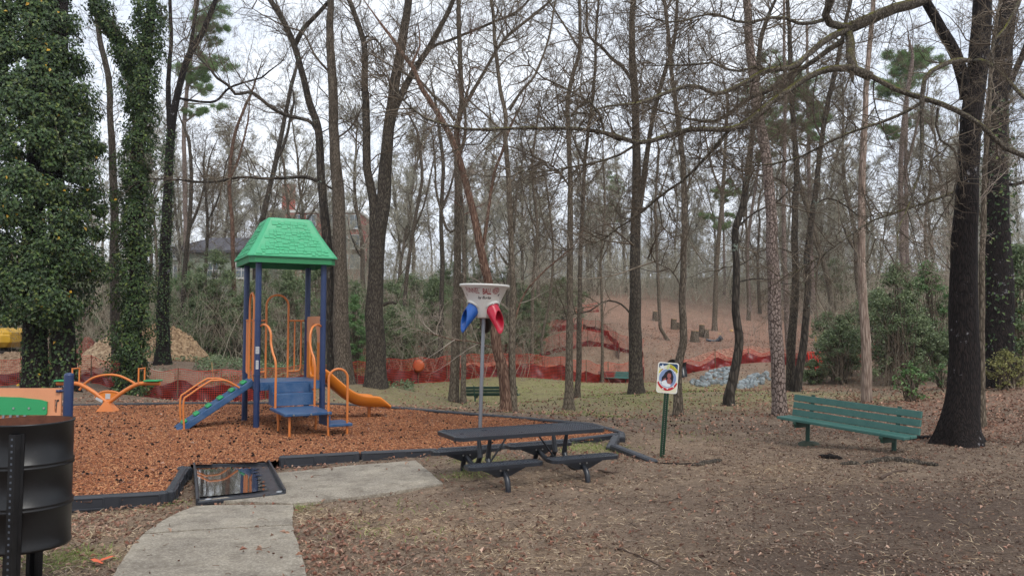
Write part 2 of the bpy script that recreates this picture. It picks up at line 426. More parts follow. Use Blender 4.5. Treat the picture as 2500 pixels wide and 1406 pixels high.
grass = blob(x, y, [(1300, 985, 7, 3, .6), (1600, 985, 4, 3, .6), (1000, 975, 3, 4, .6), (1800, 975, 3, 3, .6), (1250, 950, 6, 9, .9), (1400, 945, 5, 8, .9), (1120, 960, 4, 6, .7), (1050, 960, 3, 5, .6), (1700, 950, 4, 5, .8), (1560, 965, 3, 4, .7), (1830, 955, 2.2, 2.5, .8), (1950, 965, 2, 2, .7),
                    (1420, 1012, 1.6, 2, .55), (2100, 985, 3, 1.5, .5), (1440, 1095, .5, .5, .9), (1170, 1125, .35, .3, .7), (150, 1365, .35, .3, .8), (360, 1240, .25, .2, .6), (735, 1245, .12, .2, .8), (1145, 1160, .25, .2, .7), (1660, 1030, .6, .6, .5)])
red = blob(x, y, [(1750, 815, 8, 12, 1), (1900, 810, 8, 14, .9), (1550, 770, 8, 14, .7), (1450, 780, 6, 10, .5), (2300, 985, 3, 2, .5), (2450, 1040, 2, 1.2, .5), (1900, 950, 3, 2, .4)])
straw = blob(x, y, [(870, 1265, .9, .4, .9), (1050, 1290, .9, .6, .8), (1250, 1260, .8, .5, .6), (250, 1270, .7, .45, .8), (100, 1330, .8, .8, .6), (800, 1350, .4, .5, .5), (1350, 1350, 1, .5, .5), (1900, 1150, 1.2, 1.0, .6), (1700, 1090, 1.5, 1.5, .5), (1400, 1180, 1, .6, .4)])
dark = blob(x, y, [(2300, 1270, 2.2, 2.0, 1), (2100, 1380, 1.8, 1.2, 1), (1850, 1330, 1.0, .5, .5), (1170, 1150, .5, .5, .8), (1320, 1130, .7, .7, .5), (90, 1390, .5, .25, .8), (2150, 1120, 1.3, .6, .5), (500, 850, 14, 6, .9), (950, 850, 10, 7, .9), (1500, 1220, 1.0, .3, .4)])  # dark soil patches, plus contact shade painted under the picnic table
at = me.color_attributes.new('zone', 'FLOAT_COLOR', 'POINT')
at.data.foreach_set('color', np.stack([grass, red, straw, dark], 1).astype(np.float32).ravel())
m, nt, b = newmat('soil_and_leaf_litter')
v = coords(nt); za = nd(nt, 'ShaderNodeVertexColor', layer_name='zone'); sp = nd(nt, 'ShaderNodeSeparateColor'); nt.links.new(za.outputs[0], sp.inputs[0])
n1 = noise(nt, v, 1.3, 8, .68); n2 = noise(nt, v, 9, 6, .7, .5); fl = voro(nt, v, 34, out='Color'); flx = nd(nt, 'ShaderNodeSeparateColor'); nt.links.new(fl, flx.inputs[0])
vs2 = coords(nt, (1, 2.2, 1)); fl2 = noise(nt, vs2, 42, 5, .75, 1.2)
soil = ramp(nt, math_(nt, 'ADD', math_(nt, 'MULTIPLY', n1, .55), math_(nt, 'MULTIPLY', n2, .45)), [(.33, s2l((78,64,52))), (.5, s2l((112,97,80))), (.68, s2l((158,139,116)))])
soil = mixc(nt, ramp(nt, fl2, [(.55, (0,0,0)), (.68, (.75,.75,.75))]), soil, s2l((186,166,146)))
fv = voro(nt, coords(nt, (1, 1.7, 1)), 78, out='Color'); fs1 = nd(nt, 'ShaderNodeSeparateColor'); nt.links.new(fv, fs1.inputs[0])
soil = mixc(nt, .38, soil, ramp(nt, fs1.outputs[0], [(0, s2l((44,32,28))), (.45, s2l((96,76,66))), (.8, s2l((140,116,100))), (.93, s2l((178,156,138))), (1, s2l((206,190,174)))]))
soil = mixc(nt, ramp(nt, fl2, [(.28, (.8,.8,.8)), (.40, (0,0,0))]), soil, s2l((52,38,34)))
gn = noise(nt, v, 2.4, 6, .7)
gcol = ramp(nt, n2, [(.3, s2l((94,92,56))), (.5, s2l((130,126,80))), (.7, s2l((156,148,108)))])
gf = math_(nt, 'MULTIPLY', sp.outputs[0], ramp(nt, gn, [(.32, (.15,)*3), (.50, (1,1,1))]))
col = mixc(nt, gf, soil, gcol)
rcol = ramp(nt, fl2, [(.3, s2l((84,58,48))), (.5, s2l((136,102,85))), (.72, s2l((188,157,136)))])
col = mixc(nt, math_(nt, 'MULTIPLY', sp.outputs[1], ramp(nt, n1, [(.3, (.3,)*3), (.5, (1,1,1))])), col, rcol)
scol = ramp(nt, fl2, [(.3, s2l((96,76,60))), (.5, s2l((146,122,98))), (.7, s2l((186,164,134)))])
col = mixc(nt, math_(nt, 'MULTIPLY', sp.outputs[2], ramp(nt, n2, [(.35, (.1,)*3), (.6, (.9,)*3)])), col, scol)
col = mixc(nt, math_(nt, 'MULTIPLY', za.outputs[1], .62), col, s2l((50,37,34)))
nt.links.new(col, b.inputs['Base Color']); b.inputs['Roughness'].default_value = .93; b.inputs['Specular IOR Level'].default_value = .2
bump(nt, b, math_(nt, 'ADD', fl2, n2), .8, .02)
M['ground'] = m
setp(link('ground', me, 'ground'), kind='structure')

# ------------------------------------------------------------------ wood chip surface
xs = np.arange(-19, 4.2, .1); ys = np.arange(7.5, 20, .1)
X, Y = np.meshgrid(xs, ys); X1, Y1 = X.ravel(), Y.ravel()
def mulch_z(x, y): return MULCH_Z+.014*vnoise(x, y, .5, 8)+.006*vnoise(x, y, 2.0, 9)
Z1 = mulch_z(X1, Y1); W_ = len(xs)
i = np.arange(len(ys)-1)[:, None]*W_; k = np.arange(W_-1)[None]; Fc = np.stack([i+k, i+k+1, i+W_+k+1, i+W_+k], -1).reshape(-1, 4)
TRAY = [np.array(onz(474, 1139, -.04)), np.array(onz(656, 1133, -.04)), np.array(onz(695, 1206, -.05)), np.array(onz(482, 1229, -.05))]
_t = (front_w[-1], left_w[0])
cx = X1[Fc].mean(1); cy = Y1[Fc].mean(1); keep = inpoly(cx, cy, MPOLY); Fc = Fc[keep]
us, inv = np.unique(Fc, return_inverse=True); V = np.stack([X1, Y1, Z1], 1)[us]; Fc = inv.reshape(-1, 4)
m, nt, b = newmat('wood_chips'); v = coords(nt)
vd = noise(nt, v, 3, 5, .6); vc = nd(nt, 'ShaderNodeTexVoronoi'); vc.inputs['Scale'].default_value = 42; nt.links.new(coords(nt, (1, 1.9, 1)), vc.inputs['Vector'])
sx = nd(nt, 'ShaderNodeSeparateColor'); nt.links.new(vc.outputs['Color'], sx.inputs[0])
col = ramp(nt, sx.outputs[0], [(0, s2l((88,52,38))), (.35, s2l((128,80,52))), (.7, s2l((154,100,68))), (1, s2l((184,134,96)))])
col = mixc(nt, ramp(nt, vc.outputs['Distance'], [(.35, (0,0,0)), (.62, (.8,.8,.8))]), col, s2l((70,36,26)))
col = mixc(nt, ramp(nt, noise(nt, v, .9, 4, .6), [(.48, (0,0,0)), (.66, (.55,)*3)]), col, s2l((84,50,38)))
nt.links.new(col, b.inputs['Base Color']); b.inputs['Roughness'].default_value = .85
bump(nt, b, vc.outputs['Distance'], -.9, .02); M['mulch'] = m
setp(link('playground_surface', npmesh('playground_surface', V, Fc, True), 'mulch'), kind='structure')
# loose chips
M['chip'] = leafmat('chip', [(134,82,52), (164,106,70), (110,66,46), (188,138,98), (148,92,60), (80,50,38)], .8, 0)
def chips(n, x, y, z, ln, wd, g, tilt=.5):
    a = g.uniform(0, 2*np.pi, n); t = np.stack([np.cos(a), np.sin(a), g.normal(size=n)*tilt], 1); t = nrm(t)
    up = nrm(np.stack([g.normal(size=n)*.35, g.normal(size=n)*.35, np.ones(n)], 1)); b_ = nrm(np.cross(up, t)); nn = np.cross(t, b_)
    L = (ln*(.5+g.random(n)))[:, None]/2; Wd = (wd*(.5+g.random(n)))[:, None]/2; c = np.stack([x, y, z], 1)
    V = np.stack([c-t*L-b_*Wd, c+t*L-b_*Wd*.7, c+t*L*.9+b_*Wd*.7, c-t*L+b_*Wd], 1)
    th = nn[:, None, :]*.006; V = np.concatenate([V+th, V-th], 1).reshape(-1, 3)
    o = np.arange(n)[:, None]*8
    return V, np.concatenate([o+np.array([q]) for q in ((0,1,2,3), (0,4,5,1), (1,5,6,2), (2,6,7,3), (3,7,4,0))], 0)
g = np.random.default_rng(11); n = 300000
px_ = g.uniform(-18, 4.1, n); py_ = 8.0+11.5*g.random(n)**1.25
ok = inpoly(px_, py_, MPOLY) & (np.abs(px_) < py_*.72+.3); px_, py_ = px_[ok], py_[ok]
V, Fc = chips(len(px_), px_, py_, mulch_z(px_, py_)+.004+.012*g.random(len(px_)), np.full(len(px_), .033), np.full(len(px_), .010), g)
setp(link('wood_chips', npmesh('wood_chips', V, Fc), 'chip'), 'loose orange brown wood chips strewn over the play area', 'wood chips', kind='stuff')

# ------------------------------------------------------------------ concrete path
m, nt, b = newmat('concrete'); v = coords(nt)
a1 = noise(nt, v, 1.6, 6, .65); a2 = voro(nt, v, 75, out='Color'); sx = nd(nt, 'ShaderNodeSeparateColor'); nt.links.new(a2, sx.inputs[0]); a3 = noise(nt, v, 120, 3, .7)
col = ramp(nt, a1, [(.3, s2l((102,93,80))), (.55, s2l((136,127,111))), (.75, s2l((160,150,131)))])
col = mixc(nt, .26, col, ramp(nt, sx.outputs[0], [(0, s2l((80,72,66))), (.5, s2l((140,132,122))), (1, s2l((205,198,186)))]))
col = mixc(nt, ramp(nt, noise(nt, v, 4.5, 5, .75), [(.5, (0,0,0)), (.68, (.7,)*3)]), col, s2l((88,78,66)))
nt.links.new(col, b.inputs['Base Color']); b.inputs['Roughness'].default_value = .8; bump(nt, b, a3, .5, .006); M['concrete'] = m
def gp(px, py): return np.array(onz(px, py, -.055))
rowsL = [(480, 1236), (433, 1256), (400, 1277), (352, 1316), (322, 1350), (300, 1388), (270, 1440), (235, 1520), (180, 1660)]
rowsR = [(716, 1229), (717, 1246), (715, 1262), (714, 1287), (722, 1322), (737, 1372), (748, 1420), (765, 1500), (800, 1660)]
mb = MB(); top = lambda p: np.array([p[0], p[1], max(g1(p[0], p[1]), -.1)+.03])
def slab(poly, dz=0.0):
    dense = []
    for a, b_ in zip(poly, poly[1:]+poly[:1]):
        L = np.linalg.norm(b_-a); k_ = max(1, int(L/.09)); nn = np.array([-(b_-a)[1], (b_-a)[0], 0])/max(L, 1e-6)
        dense += [a+(b_-a)*j/k_+nn*(random.uniform(-.007, .007) if j else 0) for j in range(k_)]
    poly = dense
    pt = [top(p)+np.array([0, 0, dz]) for p in poly]; bt = [p-np.array([0, 0, .12]) for p in pt]; n_ = len(poly)
    mb.add(pt+bt, [list(range(n_))[::-1] if 0 else list(range(n_))]+[((i+1) % n_, i, i+n_, (i+1) % n_+n_) for i in range(n_)])
def seg(i0, i1, dz=0):
    L = [gp(*q) for q in rowsL[i0:i1+1]]; Rr = [gp(*q) for q in rowsR[i0:i1+1]]
    e = np.array([0, .016, 0]); L[0] = L[0]-e; Rr[0] = Rr[0]-e; slab(L+Rr[::-1], dz)
seg(0, 2); seg(2, 3, .003); seg(3, 6, -.003); seg(6, 8)
pad = [gp(*q) for q in ((484, 1233), (480, 1237), (718, 1227), (1081, 1184), (1015, 1129), (680, 1150), (694, 1204))]
slab([gp(484, 1224), gp(717, 1227), gp(900, 1206), gp(1081, 1184), gp(1048, 1156), gp(1015, 1129), gp(850, 1136), gp(668, 1152), gp(690, 1196)], .004)
setp(mb.build('path', 'concrete', recalc=True), kind='structure')
# dirt washed over the back of the pad
M['spray'] = paint('spray_orange', (226,104,64), (200,80,40), .8, 30, 200, .2)
def spray(px, py, strokes, label, z=.042):
    mb = MB(); c0 = hit(px, py)
    for (x0, y0, x1, y1, wd) in strokes:
        a = top(gp(x0, y0)); c = top(gp(x1, y1)); d = nrm((c-a)[None])[0]; nn = np.array([-d[1], d[0], 0]); K = 7
        l, r = [], []
        for j in range(K+1):
            q = a+(c-a)*j/K; wj = wd*(1-.55*j/K)*(.75+.5*random.random()); l.append(q+nn*wj); r.append(q-nn*wj)
        o = len(mb.v); mb.v += [tuple(q+np.array([0, 0, .011])) for q in l+r]
        for j in range(K): mb.f.append([o+j, o+j+1, o+K+2+j, o+K+1+j]); mb.sm.append(False); mb.mi.append(0)
    return setp(mb.build('spray_paint_mark', 'spray'), label, 'paint mark')
spray(880, 1155, [(905, 1155, 850, 1161, .02), (872, 1150, 852, 1166, .016), (868, 1151, 900, 1158, .014)], 'orange spray painted cross on the concrete pad')
spray(245, 1394, [(232, 1400, 274, 1384, .03), (225, 1392, 250, 1404, .02)], 'orange spray paint smudge on the grass beside the barrel')

# ------------------------------------------------------------------ litter on the ground
M['litter'] = leafmat('litter', [(124,94,78), (156,126,106), (98,72,60), (186,156,136), (136,92,76), (118,96,84), (164,120,98), (88,66,56)], .75, .05)
M['straw'] = twigmat('straw', [(170,148,118), (196,176,146), (140,118,94), (118,92,74), (210,192,164)])
M['stick'] = twigmat('stick', [(84,70,60), (120,102,88), (62,50,44), (140,124,110)])
M['grass'] = twigmat('grass', [(92,110,54), (120,136,70), (84,98,50), (150,156,96)])
M['pebble'] = twigmat('pebble', [(120,98,84), (58,42,36), (172,154,138), (96,74,62), (74,54,46), (140,118,102), (50,38,34), (110,84,70)])
PATHP = [gp(*q) for q in rowsL]+[gp(*q) for q in rowsR[::-1]]; PADP = [gp(*q) for q in ((484,1224), (717,1227), (1081,1184), (1015,1129), (850,1136), (668,1152))]
def scatter(n, y0, y1, g, pw=1.6, inmulch=False, path=0.0, lat=.74):
    y = y0+(y1-y0)*g.random(n)**pw; x = (g.random(n)*2-1)*(y*lat+.3)
    k = ~inpoly(x, y, MPOLY) if not inmulch else np.ones(n, bool)
    pm = inpoly(x, y, PATHP) | inpoly(x, y, PADP) | inpoly(x, y, [t_ for t_ in TRAY])
    k &= (~pm) | (g.random(n) < path)
    x, y, pm = x[k], y[k], pm[k]; return x, y, gz(x, y)+np.where(pm, .035, 0)+.012*vnoise(x, y, .9, 3)*np.exp(-((y-9)/14)**2)
g = np.random.default_rng(21)
LB = [(860, 1370, .6, .5, 1.2), (760, 1330, .3, .7, 1.8), (760, 1150, 1.0, .25, 1.6), (1150, 1110, .9, .35, 1.2), (250, 1250, .9, .4, 1.4), (470, 1190, .25, .5, 1.3), (1200, 1330, 1, .6, .4), (1560, 1120, .6, .5, 1.2), (1350, 1110, .6, .4, 1.2), (2420, 1060, 1.4, 1, 1.6), (120, 1300, .8, .7, 1.2), (700, 1150, .2, .3, 1.6)]
x, y, z = scatter(60000, 5.2, 16, g, 1.3, path=.10)
p = np.clip(.08+blob(x, y, LB), 0, 1); k = g.random(len(x)) < p*.55; x, y, z = x[k], y[k], z[k]
V1, F1 = leaves(np.stack([x, y, z+.015], 1), np.tile([0, 0, 1.], (len(x), 1)), np.full(len(x), .055), g, .42, 0, .35)
xm = g.uniform(-9, 3.5, 700); ym = g.uniform(8.6, 18, 700); km = inpoly(xm, ym, MPOLY); xm, ym = xm[km], ym[km]
V2, F2 = leaves(np.stack([xm, ym, mulch_z(xm, ym)+.02], 1), np.tile([0, 0, 1.], (len(xm), 1)), np.full(len(xm), .06), g, .45, 0, .35); V1, F1 = join([(V1, F1), (V2, F2)])
setp(link('fallen_leaves', npmesh('fallen_leaves', V1, F1), 'litter'), 'dry brown oak leaves scattered over the ground', 'fallen leaves', kind='stuff')
x, y, z = scatter(90000, 14, 60, g, 1.5, lat=.75)
p = np.clip(.10+blob(x, y, [(1750, 815, 12, 16, 1), (1900, 810, 10, 16, 1), (2150, 985, 4, 2.5, .6), (1900, 950, 3, 2, .5), (2300, 990, 3, 3, .5)]), 0, 1); k = g.random(len(x)) < p; x, y, z = x[k], y[k], z[k]
V1, F1 = leaves(np.stack([x, y, z+.03], 1), np.tile([0, 0, 1.], (len(x), 1)), np.minimum(.05+.0016*y, .12), g, .6, 0, .3)
M['litter_red'] = leafmat('litter_red', [(140,108,92), (164,128,108), (116,84,70), (180,146,124), (134,92,74), (104,80,68)], .8, 0)
setp(link('leaf_litter', npmesh('leaf_litter', V1, F1), 'litter_red'), 'reddish leaf litter under the far trees', 'leaf litter', kind='stuff')
def blades(x, y, z, h, wd, g, lay=.6):
    n = len(x); a = g.uniform(0, 2*np.pi, n); d = nrm(np.stack([np.cos(a)*lay, np.sin(a)*lay, np.abs(g.normal(size=n))*.5+.15], 1))
    h = h*(.5+g.random(n)); c = np.stack([x, y, z], 1); sd = nrm(np.cross(d, g.normal(size=(n, 3))))*wd
    mid = c+d*(h*.55)[:, None]; tip = c+(d*h[:, None])+np.stack([np.cos(a), np.sin(a), -np.ones(n)*.6], 1)*(h*.2)[:, None]
    V = np.stack([c-sd, c+sd, mid+sd*.8, mid-sd*.8, tip+sd*.2, tip-sd*.2], 1).reshape(-1, 3); o = np.arange(n)[:, None]*6
    return V, np.concatenate([o+np.array([[0,1,2,3]]), o+np.array([[3,2,4,5]])], 0)
x, y, z = scatter(260000, 4.8, 13.5, g, 1.5)
p = np.clip(.07+blob(x, y, [(870, 1265, .9, .4, 1), (1050, 1290, 1.0, .6, .9), (1250, 1280, .9, .5, .6), (250, 1270, .8, .45, 1), (100, 1330, .9, .9, 1), (1350, 1350, 1.1, .5, .5), (1400, 1180, 1, .6, .3), (1900, 1150, 1.4, 1., .35)]), 0, 1)
k = g.random(len(x)) < p*.7*np.clip(.6+1.1*vnoise(x, y, .8, 78), 0, 1.4); x, y, z = x[k], y[k], z[k]
V1, F1 = blades(x, y, z, np.full(len(x), .052), .0022, g, 1.3)
setp(link('dry_grass', npmesh('dry_grass', V1, F1), 'straw'), 'dry straw coloured grass lying in the foreground', 'dry grass', kind='stuff')
x, y, z = scatter(160000, 4.8, 15, g, 1.3)
p = np.clip(blob(x, y, [(1440, 1095, .55, .45, 1), (1170, 1125, .35, .3, .8), (150, 1368, .35, .25, .8), (380, 1232, .3, .15, .9), (735, 1240, .12, .15, 1), (1145, 1160, .3, .2, .8), (350, 1225, .12, .12, 1), (1020, 1240, .6, .3, .1), (950, 1300, .6, .4, .12), (1660, 1060, .8, .8, .2)]), 0, 1)
k = g.random(len(x)) < p; x, y, z = x[k], y[k], z[k]
V1, F1 = blades(x, y, z, np.full(len(x), .06), .003, g, .5)
x, y, z = scatter(130000, 16, 44, g, 1.4, lat=.3); x = x+y*.14
p = np.clip(blob(x, y, [(1250, 950, 5, 9, 1), (1400, 945, 5, 8, 1), (1100, 960, 4, 6, .6), (1700, 950, 4, 5, .8), (1560, 965, 3, 4, .8), (1420, 1012, 1.5, 2, .5)]), 0, 1)*(vnoise(x, y, .35, 31) > -.1)
k = (g.random(len(x)) < p*.5) & (gz(x, y) < 2); x, y, z = x[k], y[k], gz(x[k], y[k])
V2, F2 = blades(x, y, z, np.full(len(x), .07), .006, g, .8)
V1, F1 = join([(V1, F1), (V2, F2)])
setp(link('green_grass', npmesh('green_grass', V1, F1), 'grass'), 'short green grass in thin patches', 'grass', kind='stuff')
x, y, z = scatter(90000, 4.8, 16, g, 1.3, path=.02)
dk = blob(x, y, [(2300, 1290, 2.0, 1.8, 1), (2050, 1400, 1.6, .9, .9), (1800, 1260, .8, .5, .6)]); k = g.random(len(x)) < (.22+.6*(x > .25*y))*(1-.75*dk)*np.clip(.75+.7*vnoise(x, y, .7, 77), .1, 1.2); x, y, z = x[k], y[k], z[k]
V1, F1 = chips(len(x), x, y, z+.004, np.full(len(x), .016)*(1+2.0*(g.random(len(x)) < .06)), np.full(len(x), .007), g, .2)
setp(link('gravel', npmesh('gravel', V1, F1), 'pebble'), 'small pale stones and wood bits pressed in the soil', 'gravel', kind='stuff')
x, y, z = scatter(15000, 4.8, 22, g, 1.2, path=.05); n = len(x); a = g.uniform(0, 2*np.pi, n)
pts = polylines(np.stack([x, y, z+.006], 1), np.stack([np.cos(a), np.sin(a), a*0], 1), .05+.22*g.random(n)**2.5, 3, .25, -.01, g); pts[:, :, 2] = np.minimum(pts[:, :, 2], z[:, None]+.02)
V1, F1 = tubes(pts, np.full(pts.shape[:2], .0032)*(1-.2*np.arange(4)/4)[None], 3)
setp(link('ground_twigs', npmesh('ground_twigs', V1, F1), 'stick'), 'thin dead twigs littering the bare soil', 'twigs', kind='stuff')
def stick(pxs, r, label):
    pts = spline([hit(*q)+np.array([0, 0, r*.7]) for q in pxs], 5); pts[:, 2] += .01*np.abs(np.sin(np.arange(len(pts))))
    mb = MB(); mb.tube(pts, np.linspace(r, r*.45, len(pts)), 7); setp(mb.build('fallen_stick', 'stick'), label, 'stick')
stick([(1460, 1152), (1490, 1157), (1512, 1158)], .018, 'thick short stick lying beside the right picnic seat')
stick([(1368, 1198), (1410, 1193), (1450, 1199)], .009, 'thin curved stick on bare soil below the picnic table')
stick([(1585, 1228), (1630, 1228), (1672, 1212)], .008, 'thin stick on bare soil below the sign post')
stick([(1508, 1342), (1560, 1362), (1612, 1386)], .009, 'dark straight stick at the bottom centre of the ground')
stick([(2150, 1172), (2185, 1156), (2215, 1152)], .022, 'bleached bent branch piece on the soil in front of the leaning bench')
stick([(610, 1222), (640, 1219), (658, 1217)], .007, 'dark twig at the lip of the black ramp')
# dark spiky seed balls
sb = MB(); gg = np.random.default_rng(5)
import bmesh
bm = bmesh.new(); bmesh.ops.create_icosphere(bm, subdivisions=2, radius=.019)
for v_ in bm.verts: v_.co *= .72+.55*gg.random()
me = bpy.data.meshes.new('seed_ball'); bm.to_mesh(me); bm.free()
M['seed'] = twigmat('seed', [(36,24,20), (56,38,30), (30,20,17)])
x = gg.uniform(-10, 3.6, 1500); y = 8.6+10*gg.random(1500)**.8
dens = .35+.65*(x < -.24*y-1); ok = inpoly(x, y, MPOLY) & (np.abs(x) < .675*y) & (gg.random(1500) < dens*.75) & ~((x > -1.3) & (x < .2) & (y < 10.8))
x, y = x[ok], y[ok]; o_ = np.argsort(y)[:270]; far_i = np.argsort(y)[270:]
first = None
for a, b_ in zip(x[o_], y[o_]):
    z_ = float(mulch_z(np.array([a]), np.array([b_]))[0])+.02
    if first is None: o = link('seed_ball', me, 'seed'); first = o
    else: o = first.copy(); C.objects.link(o)
    o.location = (float(a), float(b_), z_); o.rotation_euler = (a*9, b_*7, a*3); s_ = .85+.4*random.random(); o.scale = (s_,)*3
    setp(o, 'dark spiky seed ball lying on the orange wood chips', 'seed ball', 'seed balls on the wood chips')
xf = np.concatenate([x[far_i], gg.uniform(-2, 12, 800)]); yf = np.concatenate([y[far_i], 14+16*gg.random(800)]); ok = np.concatenate([np.ones(len(far_i), bool), ~inpoly(xf[len(far_i):], yf[len(far_i):], MPOLY)])
xf, yf = xf[ok], yf[ok]; zf = np.where(inpoly(xf, yf, MPOLY), .02, gz(xf, yf)+.02); bv = np.array([tuple(v_.co) for v_ in me.vertices]); bf = np.array([list(p_.vertices) for p_ in me.polygons])
V1 = (np.stack([xf, yf, zf], 1)[:, None]+bv[None]*.95).reshape(-1, 3); F1 = (np.arange(len(xf))[:, None, None]*len(bv)+bf[None]).reshape(-1, 3)
setp(link('seed_balls_far', npmesh('seed_balls_far', V1, F1), 'seed'), 'dark seed balls strewn over the farther ground', 'seed balls', kind='stuff').name = 'seed_ball_litter'
# ------------------------------------------------------------------ paints for the equipment
M['blue'] = paint('blue_metal', (22,47,90), (70,80,112), .42, 1.6, 90, .04, dirt=.4)
M['deck_blue'] = paint('deck_blue', (26,76,122), (130,146,168), .42, 5, 45, .25, dirt=.3)
M['orange'] = paint('orange_metal', (226,132,62), (176,100,56), .38, 1.8, 90, .04, dirt=.5)
M['slide'] = paint('slide_plastic', (232,136,44), (182,104,44), .34, 1.6, 120, .03, dirt=.5)
M['peach'] = paint('peach_plastic', (228,156,112), (176,118,86), .5, 1.6, 120, .03, dirt=.4)
M['roof'] = paint('roof_plastic', (66,172,120), (56,148,104), .42, 3, 120, .03)
M['fascia'] = paint('fascia_plastic', (44,134,84), (38,112,72), .42, 3, 120, .03)
M['cleat'] = paint('green_plastic', (44,158,96), (36,130,80), .45, 3, 120, .03)
M['steel'] = paint('galvanised', (156,160,166), (120,124,130), .42, 8, 60, .05, metal=.6)
M['bolt'] = paint('bolt_metal', (190,190,190), (140,140,140), .3, 8, 60, .05, metal=.9)
M['black'] = paint('black_plastic', (42,45,52), (66,66,68), .42, 5, 80, .12)
M['glint_hole_grey'] = paint('glint_and_hole_grey', (72,78,88), (100,104,110), .3, 5, 60, .1)  # black vinyl paled to paint glints on the table mesh; also greys post holes
M['vinyl'] = paint('black_vinyl', (30,33,40), (64,68,76), .36, 5, 60, .1)
M['barrel'] = paint('barrel_paint', (11,11,13), (40,38,40), .36, 4, 26, .12, dirt=.3, spec=.4)
M['rust'] = paint('rust', (112,66,44), (70,40,30), .85, 9, 50, .5, dirt=.8)
M['label'] = paint('label_white', (206,208,208), (150,152,156), .5, 60, 260, .02, dirt=.8)
M['white'] = paint('white_plastic', (238,237,231), (196,192,182), .4, 3, 120, .03)
M['cblue'] = paint('chute_blue', (30,94,178), (24,76,150), .34, 3, 120, .03)
M['cred'] = paint('chute_red', (206,28,60), (170,20,46), .34, 3, 120, .03)
M['cblack'] = paint('chute_black', (20,20,22), (30,30,34), .4, 3, 120, .03)
M['textred'] = paint('lettering_red', (150,34,44), (130,28,36), .6, 3, 120, .0)
M['textdark'] = paint('lettering_dark', (50,40,48), (50,40,48), .6, 3, 120, .0)
M['bench'] = paint('bench_green', (48,98,90), (104,138,126), .5, 6, 40, .25, dirt=.3)
M['bench_dark'] = paint('bench_green_dark', (26,60,48), (60,80,66), .55, 6, 40, .25, dirt=.3)
M['signpost'] = paint('sign_post_green', (24,62,40), (18,44,30), .45, 6, 60, .08)
M['frame_dark'] = paint('bench_metal', (38,74,62), (28,50,42), .5, 8, 60, .1)

# ------------------------------------------------------------------ play tower
TA = R(29); TU = np.array([math.cos(TA), math.sin(TA), 0]); TN = np.array([math.sin(TA), -math.cos(TA), 0]); TO = np.array([-4.85, 14.5, 0.])
DS = 1.25
def T(u, n, z): return np.array([u, -n, z])      # local frame of the tower (x along front, y back)
tower = empty('play_tower', TO, 'play tower with green shingled roof, blue posts, orange rails and an orange slide', 'play structure', rz=TA)
TZ = 3.17; DECK = .86
for (u, n, base) in ((0, 0, 0), (DS, 0, 0), (0, -DS, 0), (DS, -DS, 0)):
    mb = MB(); mb.tube([T(u, n, -.1), T(u, n, TZ)], .057, 18); p = mb.build('post', 'blue', tower)
    if (u, n) == (0, 0):
        # stickers on the post, facing the camera
        ca = math.atan2(-14.5, 4.85)-TA
        for (zz, hh, wa) in ((1.475, .135, 1.2), (1.20, .165, .9)):
            vs, fs = [], []; K = 8
            for j in range(K+1):
                a = ca-wa/2+wa*j/K
                for z_ in (zz-hh/2, zz+hh/2): vs.append((.0585*math.cos(a), .0585*math.sin(a), z_))
            for j in range(K): fs.append((2*j, 2*j+2, 2*j+3, 2*j+1))
            s_ = MB(); s_.add(vs, fs, True); lab = s_.build('sticker', 'label', p)
            ln = MB()
            for r_ in range(4):
                z0 = zz-hh*.32+hh*.2*r_
                for j in range(1, K-1):
                    a0 = ca-wa/2+wa*j/K; a1 = ca-wa/2+wa*(j+.8)/K
                    ln.add([(.0592*math.cos(a0), .0592*math.sin(a0), z0), (.0592*math.cos(a1), .0592*math.sin(a1), z0), (.0592*math.cos(a1), .0592*math.sin(a1), z0+.012), (.0592*math.cos(a0), .0592*math.sin(a0), z0+.012)], [(0,1,2,3)])
            ln.build('printed_line', 'steel', p)
# roof
mid = (DS/2, -DS/2)
rf = MB(); h0 = .86
prof = [(0, 1.0), (.28, .83), (.60, .655), (.86, .53), (.93, .50), (.95, .47)]
def sq(k, z, bev=.10):
    h = h0*k; b_ = bev*k
    pts = [(-h+b_, -h), (h-b_, -h), (h, -h+b_), (h, h-b_), (h-b_, h), (-h+b_, h), (-h, h-b_), (-h, -h+b_)]
    return [np.array([mid[0]+a, -mid[1]+c, z]) for a, c in pts]
RZ0 = TZ+.10
RH = .78
secs = [sq(1.0, RZ0-.012), sq(1.0, RZ0+.004)]+[sq(k, RZ0+.012+t*RH/.95) for t, k in prof]
rf.loft(secs, closed=True, smooth=False); rf.f.append(list(range(len(rf.v)-8, len(rf.v)))); rf.sm.append(False); rf.mi.append(0)
rf.f.append(list(range(8))[::-1]); rf.sm.append(False); rf.mi.append(0)
sh = rf; g = np.random.default_rng(3)
def kz(t):  # half-width factor along slope param t (0..1)
    ts = [q[0]/.95 for q in prof]; ks = [q[1] for q in prof]; return np.interp(t, ts, ks)
